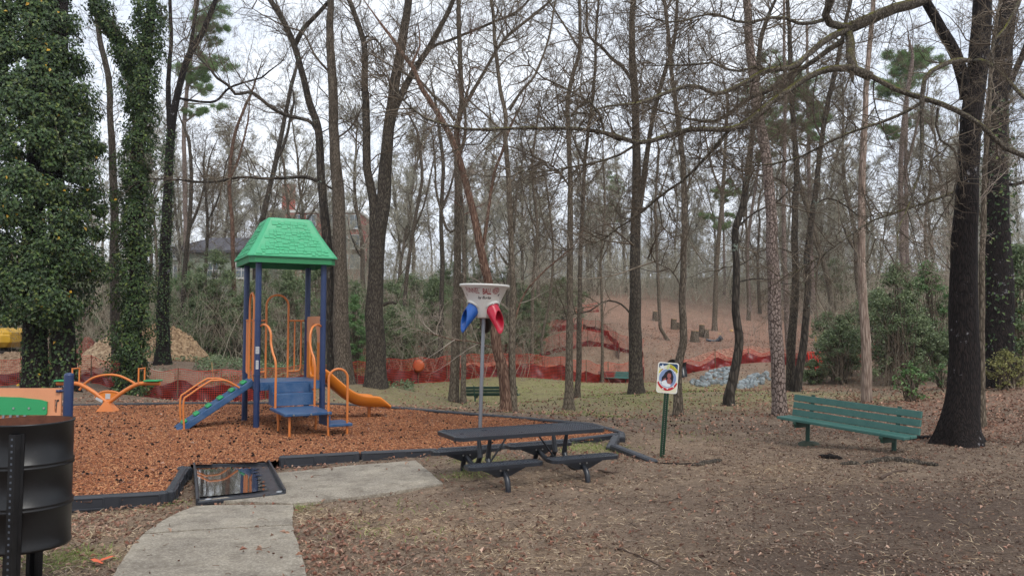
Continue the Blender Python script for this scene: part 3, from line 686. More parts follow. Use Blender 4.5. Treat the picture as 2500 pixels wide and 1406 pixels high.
for fc in range(4):
    rm = rotz(fc*math.pi/2)
    rows = 9
    for r_ in range(rows):
        t0 = .02+.88*r_/rows; x = -h0*kz(t0)+.13
        while x < h0*kz(t0)-.14:
            w_ = g.choice([.05, .07, .095, .12]); hgt = g.choice([.07, .11, .14]); off = g.choice([0, .012, .03, .045])
            ta, tb = t0+off, min(t0+off+hgt, .93); kb = h0*kz(tb)-.085
            if abs(x+w_/2)+w_/2 < kb:
                pa = lambda X_, t: np.array([X_, -h0*kz(t), RZ0+.012+t*RH])
                q = [pa(x, ta), pa(x+w_-.008, ta), pa(x+w_-.008, tb), pa(x, tb)]
                nn = nrm(np.cross(q[1]-q[0], q[3]-q[0])[None])[0]; th = .012
                lo = [p-nn*.004 for p in q]; hi = [q[0]+nn*th, q[1]+nn*th, q[2]+nn*.003, q[3]+nn*.003]
                vs = [(rm@p)+np.array([mid[0], -mid[1], 0]) for p in lo+hi]
                sh.add(vs, [(4,5,6,7), (0,1,5,4), (1,2,6,5), (3,0,4,7)])
            x += w_
roof = sh.build('roof', 'roof', tower)
fs_ = MB(); s1 = [q for q in sq(.955, RZ0-.13)]; s2 = [q for q in sq(.955, RZ0-.013)]; s3 = sq(.93, RZ0-.13); s4 = sq(.93, RZ0-.013)
fs_.loft([s4, s3, s1, s2], closed=True, smooth=False); fs_.build('fascia', 'fascia', roof, True)
# deck
mb = MB(); mb.box((DS/2, DS/2, DECK-.025), (DS-.0, DS-.0, .05), bev=.008); mb.box((DS/2, -.01, DECK-.09), (DS-.12, .03, .12)); mb.box((DS/2, DS+.01, DECK-.09), (DS-.12, .03, .12))
mb.box((.0, DS/2, DECK-.09), (.03, DS-.12, .12)); mb.box((DS, DS/2, DECK-.09), (.03, DS-.12, .12)); mb.build('deck', 'deck_blue', tower)
mb = MB(); mb.tube([T(.62, -.95, -.05), T(.62, -.95, DECK-.05)], .05, 12); mb.build('support_post', 'orange', tower)
# arches with rail panels; axis function maps (s along side, z) to local point
def panel(axf, a0, a1, side_l, side_r, name='guard_rail'):
    mb = MB(); r = .019
    top = 2.05; bot = .99; zt = 2.36; rr = (a1-a0)/2; cxm = (a0+a1)/2
    arch = [axf(a0, DECK-.02), axf(a0, zt)]+[axf(cxm-rr*math.cos(t), zt+rr*math.sin(t)) for t in np.linspace(0, math.pi, 13)[1:-1]]+[axf(a1, zt), axf(a1, DECK-.02)]
    mb.tube(arch, .022, 10)
    for (s0, s1) in (side_l, side_r):
        d = 1 if s1 > s0 else -1
        mb.tube([axf(s0, top), axf(s1+.06*d, top)], r, 8)
        c = .07*d
        mb.tube([axf(s0, bot), axf(s1-c, bot), axf(s1-c*.3, bot+.02), axf(s1, bot+.08), axf(s1, top)], r, 8)
        m_ = (s0+s1)/2
        mb.tube([axf(m_, bot), axf(m_, top)], .016, 8)
    mb.build(name, 'orange', tower)
panel(lambda s, z: T(s, -DS, z), .40, .85, (.40, .13), (.85, 1.12))
panel(lambda s, z: T(0, -s, z), .40, .85, (.40, .13), (.85, 1.12))
# clamps on posts
mb = MB()
for (u, n) in ((0, 0), (DS, 0), (0, -DS), (DS, -DS)):
    for z_ in (2.05, 1.0): mb.tube([T(u, n, z_-.02), T(u, n, z_+.02)], .064, 18)
mb.build('post_clamp', 'blue', tower)
# handrails of the stair
for pts in ([(.05, .02, 1.93), (.08, .18, 1.96), (.13, .34, 1.91), (.16, .42, 1.78), (.16, .44, 1.62), (.18, .52, 1.44), (.21, .60, 1.30), (.22, .62, 1.14), (.22, .62, .75), (.22, .62, .36)],
            [(1.20, .02, 1.93), (1.10, .16, 1.96), (.97, .32, 1.92), (.90, .41, 1.80), (.885, .44, 1.64), (.90, .50, 1.46), (.93, .58, 1.32), (.94, .62, 1.14), (.94, .62, .75), (.94, .62, .36)]):
    mb = MB(); mb.tube(spline([T(*q) for q in pts], 5), .022, 10); mb.build('handrail', 'orange', tower)
# stair
ua, ub = .20, .96
st = MB()
st.box(T((ua+ub)/2, .13, .75), (ub-ua, .02, .17)); st.box(T((ua+ub)/2, .30, .645), (ub-ua, .34, .03), bev=.006)
st.box(T((ua+ub)/2, .485, .545), (ub-ua, .02, .20)); st.add([T(ub, .12, .84), T(ub, .12, .45), T(ub, .47, .45), T(ub, .47, .66)], [(0,1,2,3)]); st.add([T(ua, .12, .84), T(ua, .12, .45), T(ua, .47, .45), T(ua, .47, .66)], [(3,2,1,0)])
st.build('stair', 'deck_blue', tower)
pl = MB(); pl.box(T((ua+ub)/2-.02, 1.10, .40), (ub-ua+.06, 1.24, .05), bev=.008); pl.build('stair_platform', 'deck_blue', tower)
for (u, n, z_) in ((ua+.02, .90, .39), (ua+.06, 1.60, .39), (ub-.04, .80, .39)):
    mb = MB(); mb.tube([T(u, n, -.08), T(u, n, z_)], .022, 10); mb.build('leg', 'orange', tower)
pl = MB(); pl.box(T(1.13, 1.42, .18), (.42, .62, .05), bev=.008); pl.box(T(.93, 1.42, .27), (.02, .6, .16)); pl.build('low_step', 'deck_blue', tower)
pts = [T(.92, 1.66, -.08), T(.92, 1.66, 1.0)]+[T(1.09-.17*math.cos(t), 1.66, 1.0+.17*math.sin(t)) for t in np.linspace(0, math.pi, 11)[1:-1]]+[T(1.26, 1.66, 1.0), T(1.26, 1.66, -.08)]
mb = MB(); mb.tube(pts, .022, 10); mb.build('grab_arch', 'orange', tower)
# climbing board on the left
A0 = np.array([-1.36, .60, 0.02]); A1 = np.array([-.03, .60, .90]); cw = .27
dr = nrm((A1-A0)[None])[0]; up_ = np.cross(dr, np.array([0, 1., 0])); up_ = up_ if up_[2] > 0 else -up_
mb = MB(); L_ = np.linalg.norm(A1-A0); rot = np.stack([dr, np.array([0, 1., 0]), up_], 1)
mb.box((A0+A1)/2-up_*.06, (L_, cw*2, .12), rot, bev=.01); cb = mb.build('climbing_board', 'deck_blue', tower)
for j in range(6):
    mb = MB(); q = A0+dr*(L_*(.12+.158*j)); mb.box(q+up_*.022-np.array([0, .06, 0]), (.11, .32, .045), rot, bev=.016); mb.build('cleat', 'cleat', cb)
for sy in (-1, 1):
    y_ = .60+sy*.29
    zz = lambda s: A0+dr*(s*L_)+up_*0
    a = A0+dr*(.10*L_); b_ = A0+dr*(.72*L_)
    pts = [(a[0], y_, a[2]-.12), (a[0]-.02, y_, a[2]+.42), (a[0]+.08, y_, a[2]+.55), (a[0]+.42, y_, a[2]+.78), (a[0]+.52, y_, a[2]+.80), (b_[0]-.1, y_, b_[2]+.24), (b_[0]+.14, y_, b_[2]+.10)]
    mb = MB(); mb.tube(spline(pts, 5), .018, 8); mb.build('board_rail', 'orange', tower)
# slide
cu = [(1.22, .90), (1.36, .88), (1.5, .80), (1.7, .62), (1.95, .42), (2.2, .31), (2.5, .27), (2.72, .26), (2.80, .22)]
cu = spline([(a, 0, b_) for a, b_ in cu], 4); secs, so_ = [], []
for a, _, b_ in cu:
    wl = .20 if a < 2.55 else .20*max(0.25, (2.82-a)/.27)
    n0 = -.62; hw = .27
    prof_ = [(-hw-.05, wl-.03), (-hw-.035, wl), (-hw, wl), (-hw+.02, .05), (-hw+.07, .005), (0, 0), (hw-.07, .005), (hw-.02, .05), (hw, wl), (hw+.035, wl), (hw+.05, wl-.03), (hw+.045, wl-.05), (hw-.01, -.03), (0, -.05), (-hw+.01, -.03), (-hw-.045, wl-.05)]
    secs.append([np.array([a, -n0+q, b_+h_]) for q, h_ in prof_])
mb = MB(); mb.loft(secs, closed=True); k_ = len(secs[0]); mb.f.append(list(range(k_))); mb.sm.append(False); mb.mi.append(0); mb.f.append(list(range(len(mb.v)-k_, len(mb.v)))[::-1]); mb.sm.append(False); mb.mi.append(0)
mb.build('slide', 'slide', tower, True)
mb = MB(); mb.tube([np.array([2.42, .62, -.08]), np.array([2.42, .62, .25])], .035, 12); mb.build('slide_leg', 'orange', tower)
# hood at the slide entry
hp = [(.12, 1.02), (.12, 2.07), (.20, 2.14), (1.06, 2.14), (1.13, 2.07), (1.13, 1.02)]
mb = MB()
fr = [(.08, 1.62), (.08, 2.06), (.14, 2.13), (1.11, 2.13), (1.17, 2.06), (1.17, 1.62), (.93, 1.58), (.92, 1.75), (.80, 1.93), (.625, 1.99), (.45, 1.93), (.33, 1.75), (.32, 1.58)]
o = len(mb.v)
outer = fr[:6]; n_ = len(fr)
for dx in (0.0, .045): mb.v += [(DS-.03+dx, a, z_) for a, z_ in fr]
strips = [(0,1,11,12), (1,2,10,11), (2,3,9,10), (3,8,9), (3,7,8), (3,4,7), (4,5,6,7)]
for s_ in strips:
    mb.f.append([o+i_ for i_ in s_]); mb.f.append([o+n_+i_ for i_ in s_][::-1]); mb.sm += [False]*2; mb.mi += [0]*2
for i_ in range(n_): j_ = (i_+1) % n_; mb.f.append([o+i_, o+j_, o+n_+j_, o+n_+i_]); mb.sm.append(False); mb.mi.append(0)
hood = mb.build('slide_hood', 'peach', tower, True)
for s0 in (.15, .28, 1.10, .97):
    mb = MB(); mb.box((DS-.01, s0, (DECK+1.6)/2), (.05, .085, 1.64-DECK), bev=.012); mb.build('hood_upright', 'slide', tower)
for s0 in (.34, .91):
    mb = MB(); vs = [(s0+.0*1, z_) for z_ in (0,)]
    pl_ = [(math.cos(t)*.10+s0, DECK+.24+.22*math.sin(t)) for t in np.linspace(0, 2*math.pi, 15)[:-1]]
    mb.prism(pl_, (DS+.01, 0, 0), (0,1,0), (0,0,1), (1,0,0), .04); mb.build('slide_side_wing', 'slide', tower)
for (u, n, z_) in ((.35, .03, DECK-.06), (.9, .03, DECK-.06), (.3, 1.725, .40), (.6, 1.725, .40), (.9, 1.725, .40)):
    mb = MB(); mb.tube([T(u, n, z_), T(u, n+.012, z_)], .016, 8); mb.build('bolt', 'bolt', tower)

# ------------------------------------------------------------------ funnel ball
FB = P(1172, 1045, 14.37); FB[2] = 0
fb = empty('funnel_ball_hoop', FB, 'white funnel ball hoop with blue, red and black chutes on a grey steel pole', 'ball game'); fb.rotation_euler = (0, R(1.7), 0)
mb = MB(); mb.tube([(0,0,-.1), (0,0,2.12)], .036, 16); mb.build('pole', 'steel', fb)
face = math.atan2(-FB[1], -FB[0])
mb = MB()
prof = [(.462, 2.70), (.475, 2.712), (.475, 2.69), (.468, 2.675), (.445, 2.66), (.43, 2.655), (.315, 2.40), (.258, 2.27), (.20, 2.16), (.175, 2.10), (.165, 2.085), (.06, 2.08), (.0, 2.08)]
mb.lathe(prof, 48); mb.lathe([(.0, 2.20), (.16, 2.20), (.40, 2.65), (.462, 2.70)], 48)
fun = mb.build('funnel', 'white', fb, True)
def cone_r(z): return float(np.interp(z, [2.10, 2.16, 2.27, 2.40, 2.655], [.175, .20, .258, .315, .43]))
def chute(name, mat, ang, tiltout=.66):
    """open cut pipe leaving the funnel body sideways and down"""
    o = np.array([math.cos(ang)*.20, math.sin(ang)*.20, 2.285])
    outd = np.array([math.cos(ang), math.sin(ang), 0]); ax = nrm((outd*tiltout+np.array([0, 0, -.86]))[None])[0]
    sd = np.cross(ax, np.array([0, 0, 1.])); sd = nrm(sd[None])[0]; up = np.cross(sd, ax); 
    if up[2] < 0: up = -up
    K = 36; rings = []
    fl = MB()
    for rad, inner in ((.138, 0), (.130, 1)):
        for j in range(9):
            t = j/8; ring = []
            for k in range(K):
                p = 2*math.pi*k/K; cc = math.cos(p)     # cc=1 top side of pipe
                Lc = .24+.27*(1-cc)/2*1.0
                Lc = .15+.38*((1-cc)/2)**.85
                rr = rad*(1-.18*t)
                ring.append(o-ax*.06+ax*(Lc+.06)*t+rr*(cc*up+math.sin(p)*sd))
            rings.append(ring)
    mb = MB(); a = rings[:9]; b_ = rings[9:]
    mb.loft(a+b_[::-1], closed=True); c_ = mb.build(name, mat, fb, True)
    for k in range(6):
        p = 2*math.pi*(k+.5)/6; bp = o+ax*.02+.148*(math.cos(p)*up+math.sin(p)*sd); fl = MB(); fl.tube([bp, bp+.01*(math.cos(p)*up+math.sin(p)*sd)], .009, 6); fl.build('bolt', 'bolt', c_)
    # white collar
    co = MB(); r1 = [o-ax*.10+.172*(math.cos(2*math.pi*k/K)*up+math.sin(2*math.pi*k/K)*sd) for k in range(K)]
    r2 = [o+ax*.012+.168*(math.cos(2*math.pi*k/K)*up+math.sin(2*math.pi*k/K)*sd) for k in range(K)]; r3 = [o+ax*.016+.143*(math.cos(2*math.pi*k/K)*up+math.sin(2*math.pi*k/K)*sd) for k in range(K)]
    co.loft([r1, r2, r3], closed=True); co.build('collar', 'white', fb, True)
    return c_
chute('chute', 'cblue', face-R(62))['label'] = 'blue plastic chute'
chute('chute', 'cred', face+R(46))['label'] = 'red plastic chute'
chute('chute', 'cblack', face+R(172))['label'] = 'black plastic chute at the back'
def text_mesh(txt, size, shear=0, bold=0):
    cu_ = bpy.data.curves.new('lettering', 'FONT'); cu_.body = txt; cu_.size = size; cu_.shear = shear; cu_.offset = bold; cu_.align_x = 'CENTER'; cu_.resolution_u = 3
    o = bpy.data.objects.new('lettering', cu_); C.objects.link(o); bpy.context.view_layer.update()
    me = bpy.data.meshes.new_from_object(o.evaluated_get(bpy.context.evaluated_depsgraph_get())); bpy.data.objects.remove(o)
    import bmesh
    bm = bmesh.new(); bm.from_mesh(me); bmesh.ops.triangulate(bm, faces=bm.faces)
    for _ in range(3):
        ed = [e for e in bm.edges if e.calc_length() > size*.22]
        if ed: bmesh.ops.subdivide_edges(bm, edges=ed, cuts=1); bmesh.ops.triangulate(bm, faces=bm.faces)
    bm.to_mesh(me); bm.free(); return me
def cone_text(txt, size, x0, z0, mat, shear=0, bold=0, parent=fun, sag=0.0, stretch=1.0, sq=.85):
    me = text_mesh(txt, size, shear, bold)
    for v_ in me.vertices:
        X = v_.co.x*sq+x0; z_ = z0+v_.co.y*stretch*.85-sag*X*X; r_ = cone_r(z_)+.004
        a = face+X/.37
        v_.co = (r_*math.cos(a), r_*math.sin(a), z_)
    return link('lettering', me, mat, parent)
cone_text('FUNNEL', .12, -.225, 2.53, 'textred', -.1, .0, sag=-.25, stretch=1.25, sq=.62); cone_text('BALL', .13, .045, 2.52, 'textred', -.05, .002, sag=-.25, stretch=1.35, sq=.54)
cone_text('by Burke', .085, .0, 2.435, 'textdark', .35, .001)
cone_text('4', .09, .285, 2.49, 'textdark', .3, .001); cone_text('3', .08, -.40, 2.49, 'textdark', 0, .001)
tg = MB()
for r0, r1 in ((.052, .060), (.030, .040), (.0, .014)):
    vs, fs = [], []; K = 28; cx_, cz_ = .208, 2.59
    for k in range(K):
        for rr in (r0, r1):
            X = cx_+rr*math.cos(2*math.pi*k/K); z_ = cz_+rr*math.sin(2*math.pi*k/K); a = face+X/.37; r_ = cone_r(z_)+.004; vs.append((r_*math.cos(a), r_*math.sin(a), z_))
    tg.add(vs, [(2*k, 2*k+1, 2*((k+1) % K)+1, 2*((k+1) % K)) for k in range(K)])
for (xa, xb, z_) in ((.13, .17, 2.592), (.13, .17, 2.56), (-.20, -.07, 2.625)):
    vs = []; K = 14
    for k in range(K+1):
        X = xa+(xb-xa)*k/K
        for dz in (0, .005): r_ = cone_r(z_+dz)+.0035; a = face+X/.37; vs.append((r_*math.cos(a), r_*math.sin(a), z_+dz))
    tg.add(vs, [(2*k, 2*k+2, 2*k+3, 2*k+1) for k in range(K)])
tg.build('target_emblem', 'textred', fun)

# ------------------------------------------------------------------ picnic table
PT = np.array([.14, 10.0, 0.0]); PA = R(25.5)
pt = empty('picnic_table', (PT[0], PT[1], -.03), 'low black expanded metal picnic table with four attached seats beside the play area', 'picnic table', rz=PA)
def mesh_slab(L, Wd, z, th, bev, nx_, ny_, name, parent):
    """perforated slab with a rounded solid rim"""
    hx, hy = L/2, Wd/2
    out = [(-hx+bev, -hy), (hx-bev, -hy), (hx, -hy+bev), (hx, hy-bev), (hx-bev, hy), (-hx+bev, hy), (-hx, hy-bev), (-hx, -hy+bev)]
    out_ = []
    for i_, (a, c) in enumerate(out): out_.append((a, c))
    r1 = [np.array([a, c, z-th]) for a, c in out_]; r2 = [np.array([a, c, z-.006]) for a, c in out_]; sc = lambda k_, zz: [np.array([a-(k_ if a > 0 else -k_), c-(k_ if c > 0 else -k_), zz]) for a, c in out_]
    mb = MB(); mb.loft([sc(.02, z-th), r1, r2, sc(.008, z), sc(.035, z), sc(.035, z-.012), sc(.02, z-th)], closed=True, smooth=False); rim = mb.build(name, 'vinyl', parent, True)
    g_ = MB(); ix, iy = hx-.03, hy-.03; t_ = .0042
    for i_ in range(nx_):
        x_ = -ix+2*ix*(i_+.5)/nx_; lim = iy if abs(x_) < ix-bev else iy-(abs(x_)-(ix-bev)); g_.box((x_, 0, z-.006), (t_*2, 2*lim, .006))
    for i_ in range(ny_):
        y_ = -iy+2*iy*(i_+.5)/ny_; lim = ix if abs(y_) < iy-bev else ix-(abs(y_)-(iy-bev)); g_.box((0, y_, z-.0075), (2*lim, t_*1.5, .006))
    g_.build('metal_mesh', 'glint_hole_grey', rim); return rim
mesh_slab(2.14, .78, .61, .05, .09, 60, 13, 'tabletop', pt)
for sx_ in (-1, 1):
    for sy_ in (-1, 1):
        seat = empty; s_o = bpy.data.objects.new('seat', None)
        bpy.data.objects.remove(s_o)
        cx_, cy_ = sx_*.55, sy_*.60
        r_ = mesh_slab(.98, .27, .31, .045, .06, 24, 5, 'seat', pt); r_.location = (cx_, cy_, 0)
        br = MB(); br.add([(-.28, -.012, .262), (.28, -.012, .262), (.28, -.012, .235), (.08, -.012, .15), (-.08, -.012, .15), (-.28, -.012, .235), (-.28, .012, .262), (.28, .012, .262), (.28, .012, .235), (.08, .012, .15), (-.08, .012, .15), (-.28, .012, .235)],
               [(0,1,2,3,4,5), (11,10,9,8,7,6), (0,6,7,1), (1,7,8,2), (2,8,9,3), (3,9,10,4), (4,10,11,5), (5,11,6,0)]); br.build('bracket', 'vinyl', r_)
        for q in (-.05, .05): bo = MB(); bo.tube([(q, -.02, .225), (q, .02, .225)], .011, 8); bo.build('bolt', 'bolt', r_)
        lg = MB(); px_ = sx_*.55
        lg.tube(spline([(px_, sy_*.12, .30), (px_, sy_*.20, .18), (px_, sy_*.36, .13), (px_, sy_*.52, .17), (px_, sy_*.60, .19), (px_, sy_*.68, .14), (px_, sy_*.72, .04), (px_, sy_*.72, -.14)], 5), .034, 12); lg.build('leg', 'vinyl', pt)
        up = MB(); up.tube([(px_, sy_*.12, .26), (px_, sy_*.16, .44), (px_, sy_*.20, .57)], [.036, .028, .02], 12); up.build('upright', 'vinyl', pt)
    br = MB(); br.tube([(sx_*.20, 0, .56), (sx_*.50, 0, .17)], .013, 8); br.build('brace', 'vinyl', pt)
    br = MB(); br.tube([(sx_*.55, -.16, .17), (sx_*.55, .16, .17)], .03, 10); br.build('cross_tube', 'vinyl', pt)

# ------------------------------------------------------------------ benches
def bench(name, loc, rz, L, label, tilt=0, mat='bench', lean=.16, seatn=1):
    e = empty(name, loc, label, 'bench', None, rz); e.rotation_euler = (0, tilt, rz)
    for i_ in range(3):
        z_ = .80-.125*i_-.055; y_ = .20-.02*i_
        mb = MB(); mb.box((0, y_, z_), (L, .04, .105), rotx(-lean), bev=.006); mb.build('back_slat', mat, e)
    for i_ in range(2):
        mb = MB(); mb.box((0, -.20+.19*i_, .43), (L, .17, .045), bev=.007); mb.build('seat_slat', mat, e)
    for sx_ in (-1, 1):
        x_ = sx_*L*.34
        mb = MB(); mb.tube([(x_, .08, -.35), (x_, .08, .40)], .035, 12); mb.box((x_, -.09, .385), (.06, .42, .04), bev=.006); mb.box((x_, .185, .60), (.06, .03, .46), rotx(-lean), bev=.004)
        mb.add([(x_-.02, -.28, .365), (x_+.02, -.28, .365), (x_+.02, -.26, .31), (x_-.02, -.26, .31), (x_-.02, .06, .30), (x_+.02, .06, .30), (x_+.02, .06, .365), (x_-.02, .06, .365)], [(0,1,2,3), (3,2,5,4), (0,3,4,7), (1,6,5,2)])
        mb.build('leg', 'frame_dark', e)
    return e
# leaning bench on the right
l_, r_ = np.array([4.857, 13.2]), np.array([6.08, 11.4]); c_ = (l_+r_)/2; d_ = (r_-l_); L1 = float(np.linalg.norm(d_)); a_ = math.atan2(d_[1], d_[0])
nrm2 = np.array([-d_[1], d_[0]])/L1   # away from seat front?
front = np.array([-.829, -.562])
bc = c_+front*.20
bench('park_bench', (bc[0], bc[1], -.09), a_, L1, 'teal green plank bench leaning to one side on bare soil near the big dark oak', tilt=R(2.6))
mb = MB(); g = np.random.default_rng(9)
q = l_*.66+r_*.34+front*.1
mb.lathe([(.0, .05), (.10, .045), (.16, .02), (.19, -.04)], 14, (0, 0, 0)); mb.v = [(v[0]*(1+.3*g.normal()*.4), v[1]*(1+.1*g.normal()), v[2]) for v in mb.v]
o = mb.build('concrete_footing', paint('mossy_concrete', (70,78,64), (50,54,46), .9, 9, 40, .5), None); lq = l_+d_*.17+front*.12; o.location = (lq[0], lq[1], g1(*lq)+.01); setp(o, 'mossy concrete footing under the left leg of the leaning bench', 'footing')
B2 = P(1204, 992, 31); bench('park_bench', (B2[0], B2[1], g1(B2[0], B2[1])), R(180-14), 2.15, 'dark green bench seen from behind, between the funnel ball pole and the split trunk', R(1.5), 'bench_dark')
B3 = P(1500, 937, 46.5); bench('park_bench', (B3[0], B3[1], g1(B3[0], B3[1])), R(-6), 2.0, 'small distant teal bench in front of the orange fence', R(1.5), 'bench')

# ------------------------------------------------------------------ sign
SP = P(1616, 1116, 11.4); SP[2] = g1(SP[0], SP[1])
sg = empty('sign', SP, 'white bordered sign with round portrait picture on a leaning green post', 'sign'); sg.rotation_euler = (R(2), R(4.4), R(-6))
mb = MB()
prf = [(-.036, 0), (-.036, .004), (-.022, .006), (-.012, .03), (.012, .03), (.022, .006), (.036, .004), (.036, 0), (.018, 0), (.009, .024), (-.009, .024), (-.018, 0)]
mb.prism(prf, (0, 0, -.2), (1,0,0), (0,1,0), (0,0,1), 1.50); po = mb.build('post', 'signpost', sg, True)
hl = MB()
for i_ in range(38): hl.box((0, -.0015, .05+.03*i_), (.009, .003, .012))
M['hole'] = paint('hole_light', (150,150,140), None, .8); hl.build('punched_holes', 'hole', po)
def rrect(w_, h_, r_, K=6):
    o = []
    for (cx_, cz_, a0) in ((w_/2-r_, h_/2-r_, 0), (-w_/2+r_, h_/2-r_, 90), (-w_/2+r_, -h_/2+r_, 180), (w_/2-r_, -h_/2+r_, 270)):
        for k in range(K+1): a = R(a0+90*k/K); o.append((cx_+r_*math.cos(a), cz_+r_*math.sin(a)))
    return o
sc_ = (0, -.012, 1.19)
sw, shh = .305, .455
mb = MB(); mb.prism(rrect(sw, shh, .035), (sc_[0], sc_[1], sc_[2]), (1,0,0), (0,0,1), (0,1,0), .006); pn = mb.build('sign_panel', 'white', sg, True)
def flat(poly, mat, lay, name='printed_shape'):
    mb = MB(); mb.prism(poly, (sc_[0], sc_[1]-.0008*lay, sc_[2]), (1,0,0), (0,0,1), (0,1,0), .0006); return mb.build(name, mat, pn, True)
SC = {k: paint('print_'+k, c, None, .4) for k, c in dict(navy=(30,64,104), yellow=(222,214,60), cream=(228,224,196), red=(196,30,44), brown=(160,70,40), sky=(130,150,188), hair=(18,16,26), skin=(160,92,88), star=(226,232,236), olive=(110,116,40), pale=(206,214,150)).items()}
iw, ih = sw-.022, shh-.022
flat(rrect(iw, ih, .027), SC['cream'], 1)
flat([(-iw/2+.004, ih/2-.07), (-iw/2+.004, ih/2-.02), (-iw/2+.02, ih/2-.003), (iw/2-.02, ih/2-.003), (iw/2-.004, ih/2-.02), (iw/2-.004, ih/2-.13), (.06, ih/2-.035), (0, ih/2-.02)], SC['navy'], 2)
def arc(r0, r1, a0, a1, cz_, K=16, kx=1.0):
    return [(kx*r0*math.cos(R(a0+(a1-a0)*k/K)), cz_+r0*math.sin(R(a0+(a1-a0)*k/K))) for k in range(K+1)]+[(kx*r1*math.cos(R(a1+(a0-a1)*k/K)), cz_+r1*math.sin(R(a1+(a0-a1)*k/K))) for k in range(K+1)]
flat(arc(.163, .202, 28, 82, 0, kx=.82), SC['yellow'], 3); flat(arc(.150, .161, 25, 84, 0, kx=.82), SC['brown'], 3)
flat(arc(.165, .185, 120, 160, 0, kx=.80), SC['yellow'], 3); flat(arc(.140, .163, 118, 164, 0, kx=.82), SC['brown'], 3)
flat(arc(.162, .205, 205, 335, .012, kx=.80), SC['red'], 3)
flat([(.135*math.cos(t), .145*math.sin(t)*1.02-.005) for t in np.linspace(0, 2*math.pi, 33)[:-1]], SC['star'], 4)
flat([(.125*math.cos(t), .136*math.sin(t)*1.02-.005) for t in np.linspace(0, 2*math.pi, 33)[:-1]], SC['sky'], 5)
flat([(.0, .115), (.03, .12), (.055, .10), (.07, .06), (.085, .02), (.08, -.04), (.07, -.08), (.02, -.04), (-.03, -.03), (-.085, -.06), (-.088, .0), (-.06, .04), (-.04, .08)], SC['hair'], 6)
flat([(.018+.030*math.cos(t), .035+.042*math.sin(t)) for t in np.linspace(0, 2*math.pi, 21)[:-1]], SC['skin'], 7)
flat([(.006, .0), (.03, .0), (.055, -.03), (.06, -.09), (.0, -.09), (-.01, -.04)], SC['skin'], 7)
flat([(-.03, .0), (-.02, -.02), (-.05, -.055), (-.08, -.05), (-.06, -.02)], SC['skin'], 7)
flat([(-.085, -.06), (-.03, -.03), (.0, -.08), (.05, -.095), (.045, -.125), (.0, -.135), (-.05, -.12), (-.085, -.10)], SC['star'], 8)
flat([(.001, .115), (.03, .115), (.045, .10), (.05, .06), (.03, .072), (.0, .07), (-.012, .03), (-.02, .06)], SC['hair'], 8)
def star(cx_, cz_, r_): return [(cx_+(r_ if k % 2 == 0 else r_*.42)*math.sin(k*math.pi/5), cz_+(r_ if k % 2 == 0 else r_*.42)*math.cos(k*math.pi/5)) for k in range(10)]
for q in ((-.085, .155, .05), (.10, .085, .020), (-.122, .055, .018), (-.105, -.07, .026), (-.06, -.165, .018), (.005, -.16, .017), (.09, -.125, .019)): flat(star(*q), SC['star'], 9, 'printed_star')
flat([(-.03, .125), (-.01, .20), (.022, .212), (.008, .15), (.008, .125)], SC['pale'], 9)
me = text_mesh('ARTS.COM', .036, 0, .001)
for v_ in me.vertices: a = R(56)-v_.co.x/.19; rr = .170+v_.co.y*.9; v_.co = (.82*rr*math.cos(a)+sc_[0], sc_[1]-.0036, sc_[2]+rr*math.sin(a))
link('lettering', me, SC['olive'], pn)

# ------------------------------------------------------------------ plastic landscape borders
def border(a, b_, label, h=.30, z0=None, z1=None, w_=.10, pock=True):
    a = np.array(a); b_ = np.array(b_); d = b_-a; L = float(np.linalg.norm(d[:2])); an = math.atan2(d[1], d[0])
    e = empty('landscape_border', (a[0], a[1], a[2]), label, 'border', 'black plastic borders round the play area', an)
    e.rotation_euler = (0, -math.atan2(d[2], L), an)
    mb = MB(); mb.box((L/2, 0, -h/2), (L-.012, w_, h), bev=.02)
    if pock:
        k = max(1, int(L/.45))
        for side in (-1, 1):
            for j in range(k):
                x_ = L*(j+.5)/k; ww = L/k*.62
                mb.box((x_, side*(w_/2+.001), -.028), (ww+.03, .014, .018), bev=.004); mb.box((x_-ww/2-.02, side*(w_/2+.001), -.09), (.02, .014, .12), bev=.004); mb.box((x_+ww/2+.02, side*(w_/2+.001), -.09), (.02, .014, .12), bev=.004)
                mb.box((x_, side*(w_/2+.001), -.145), (ww+.03, .016, .022), bev=.004)
    mb.build('body', 'black', e)
    s_ = MB(); s_.lathe([(0, .010), (.018, .008), (.026, 0)], 12, (.07, 0, .0)); s_.build('stake_cap', 'black', e)
    return e
def chain(pts, seg, lab):
    pts = [np.array(p) for p in pts]; cum = [0]
    for p, q in zip(pts[:-1], pts[1:]): cum.append(cum[-1]+np.linalg.norm(q-p))
    n_ = max(1, round(cum[-1]/seg)); ts = np.linspace(0, cum[-1], n_+1); pp = [np.array([np.interp(t, cum, [p[i_] for p in pts]) for i_ in range(3)]) for t in ts]
    for p, q in zip(pp[:-1], pp[1:]): border(p, q, lab)
chain([lb]+back_w, 1.25, 'black plastic border along the far edge of the wood chips')
chain(front_w[::-1], 1.22, 'black plastic border along the near right edge of the wood chips')
chain([left_w[1], left_w[2], lf_], 1.22, 'black plastic border along the near left edge of the wood chips')
border(left_w[1]+np.array([0, .02, 0]), left_w[0], 'short black border angled between the near left border and the ramp')
border(onz(434, 1138, .05), onz(466, 1139, .05), 'stubby black border end beside the ramp', .2)
border(onz(1517, 1052, .07), onz(1518, 1066, .05), 'black corner block of the border at the right tip of the wood chips', .34, w_=.11)
ha = hit(1488, 1104); border(onz(1505, 1060, .08), onz(1489, 1090, .03), 'short black border piece turned toward the camera at the right tip', .26, w_=.13)
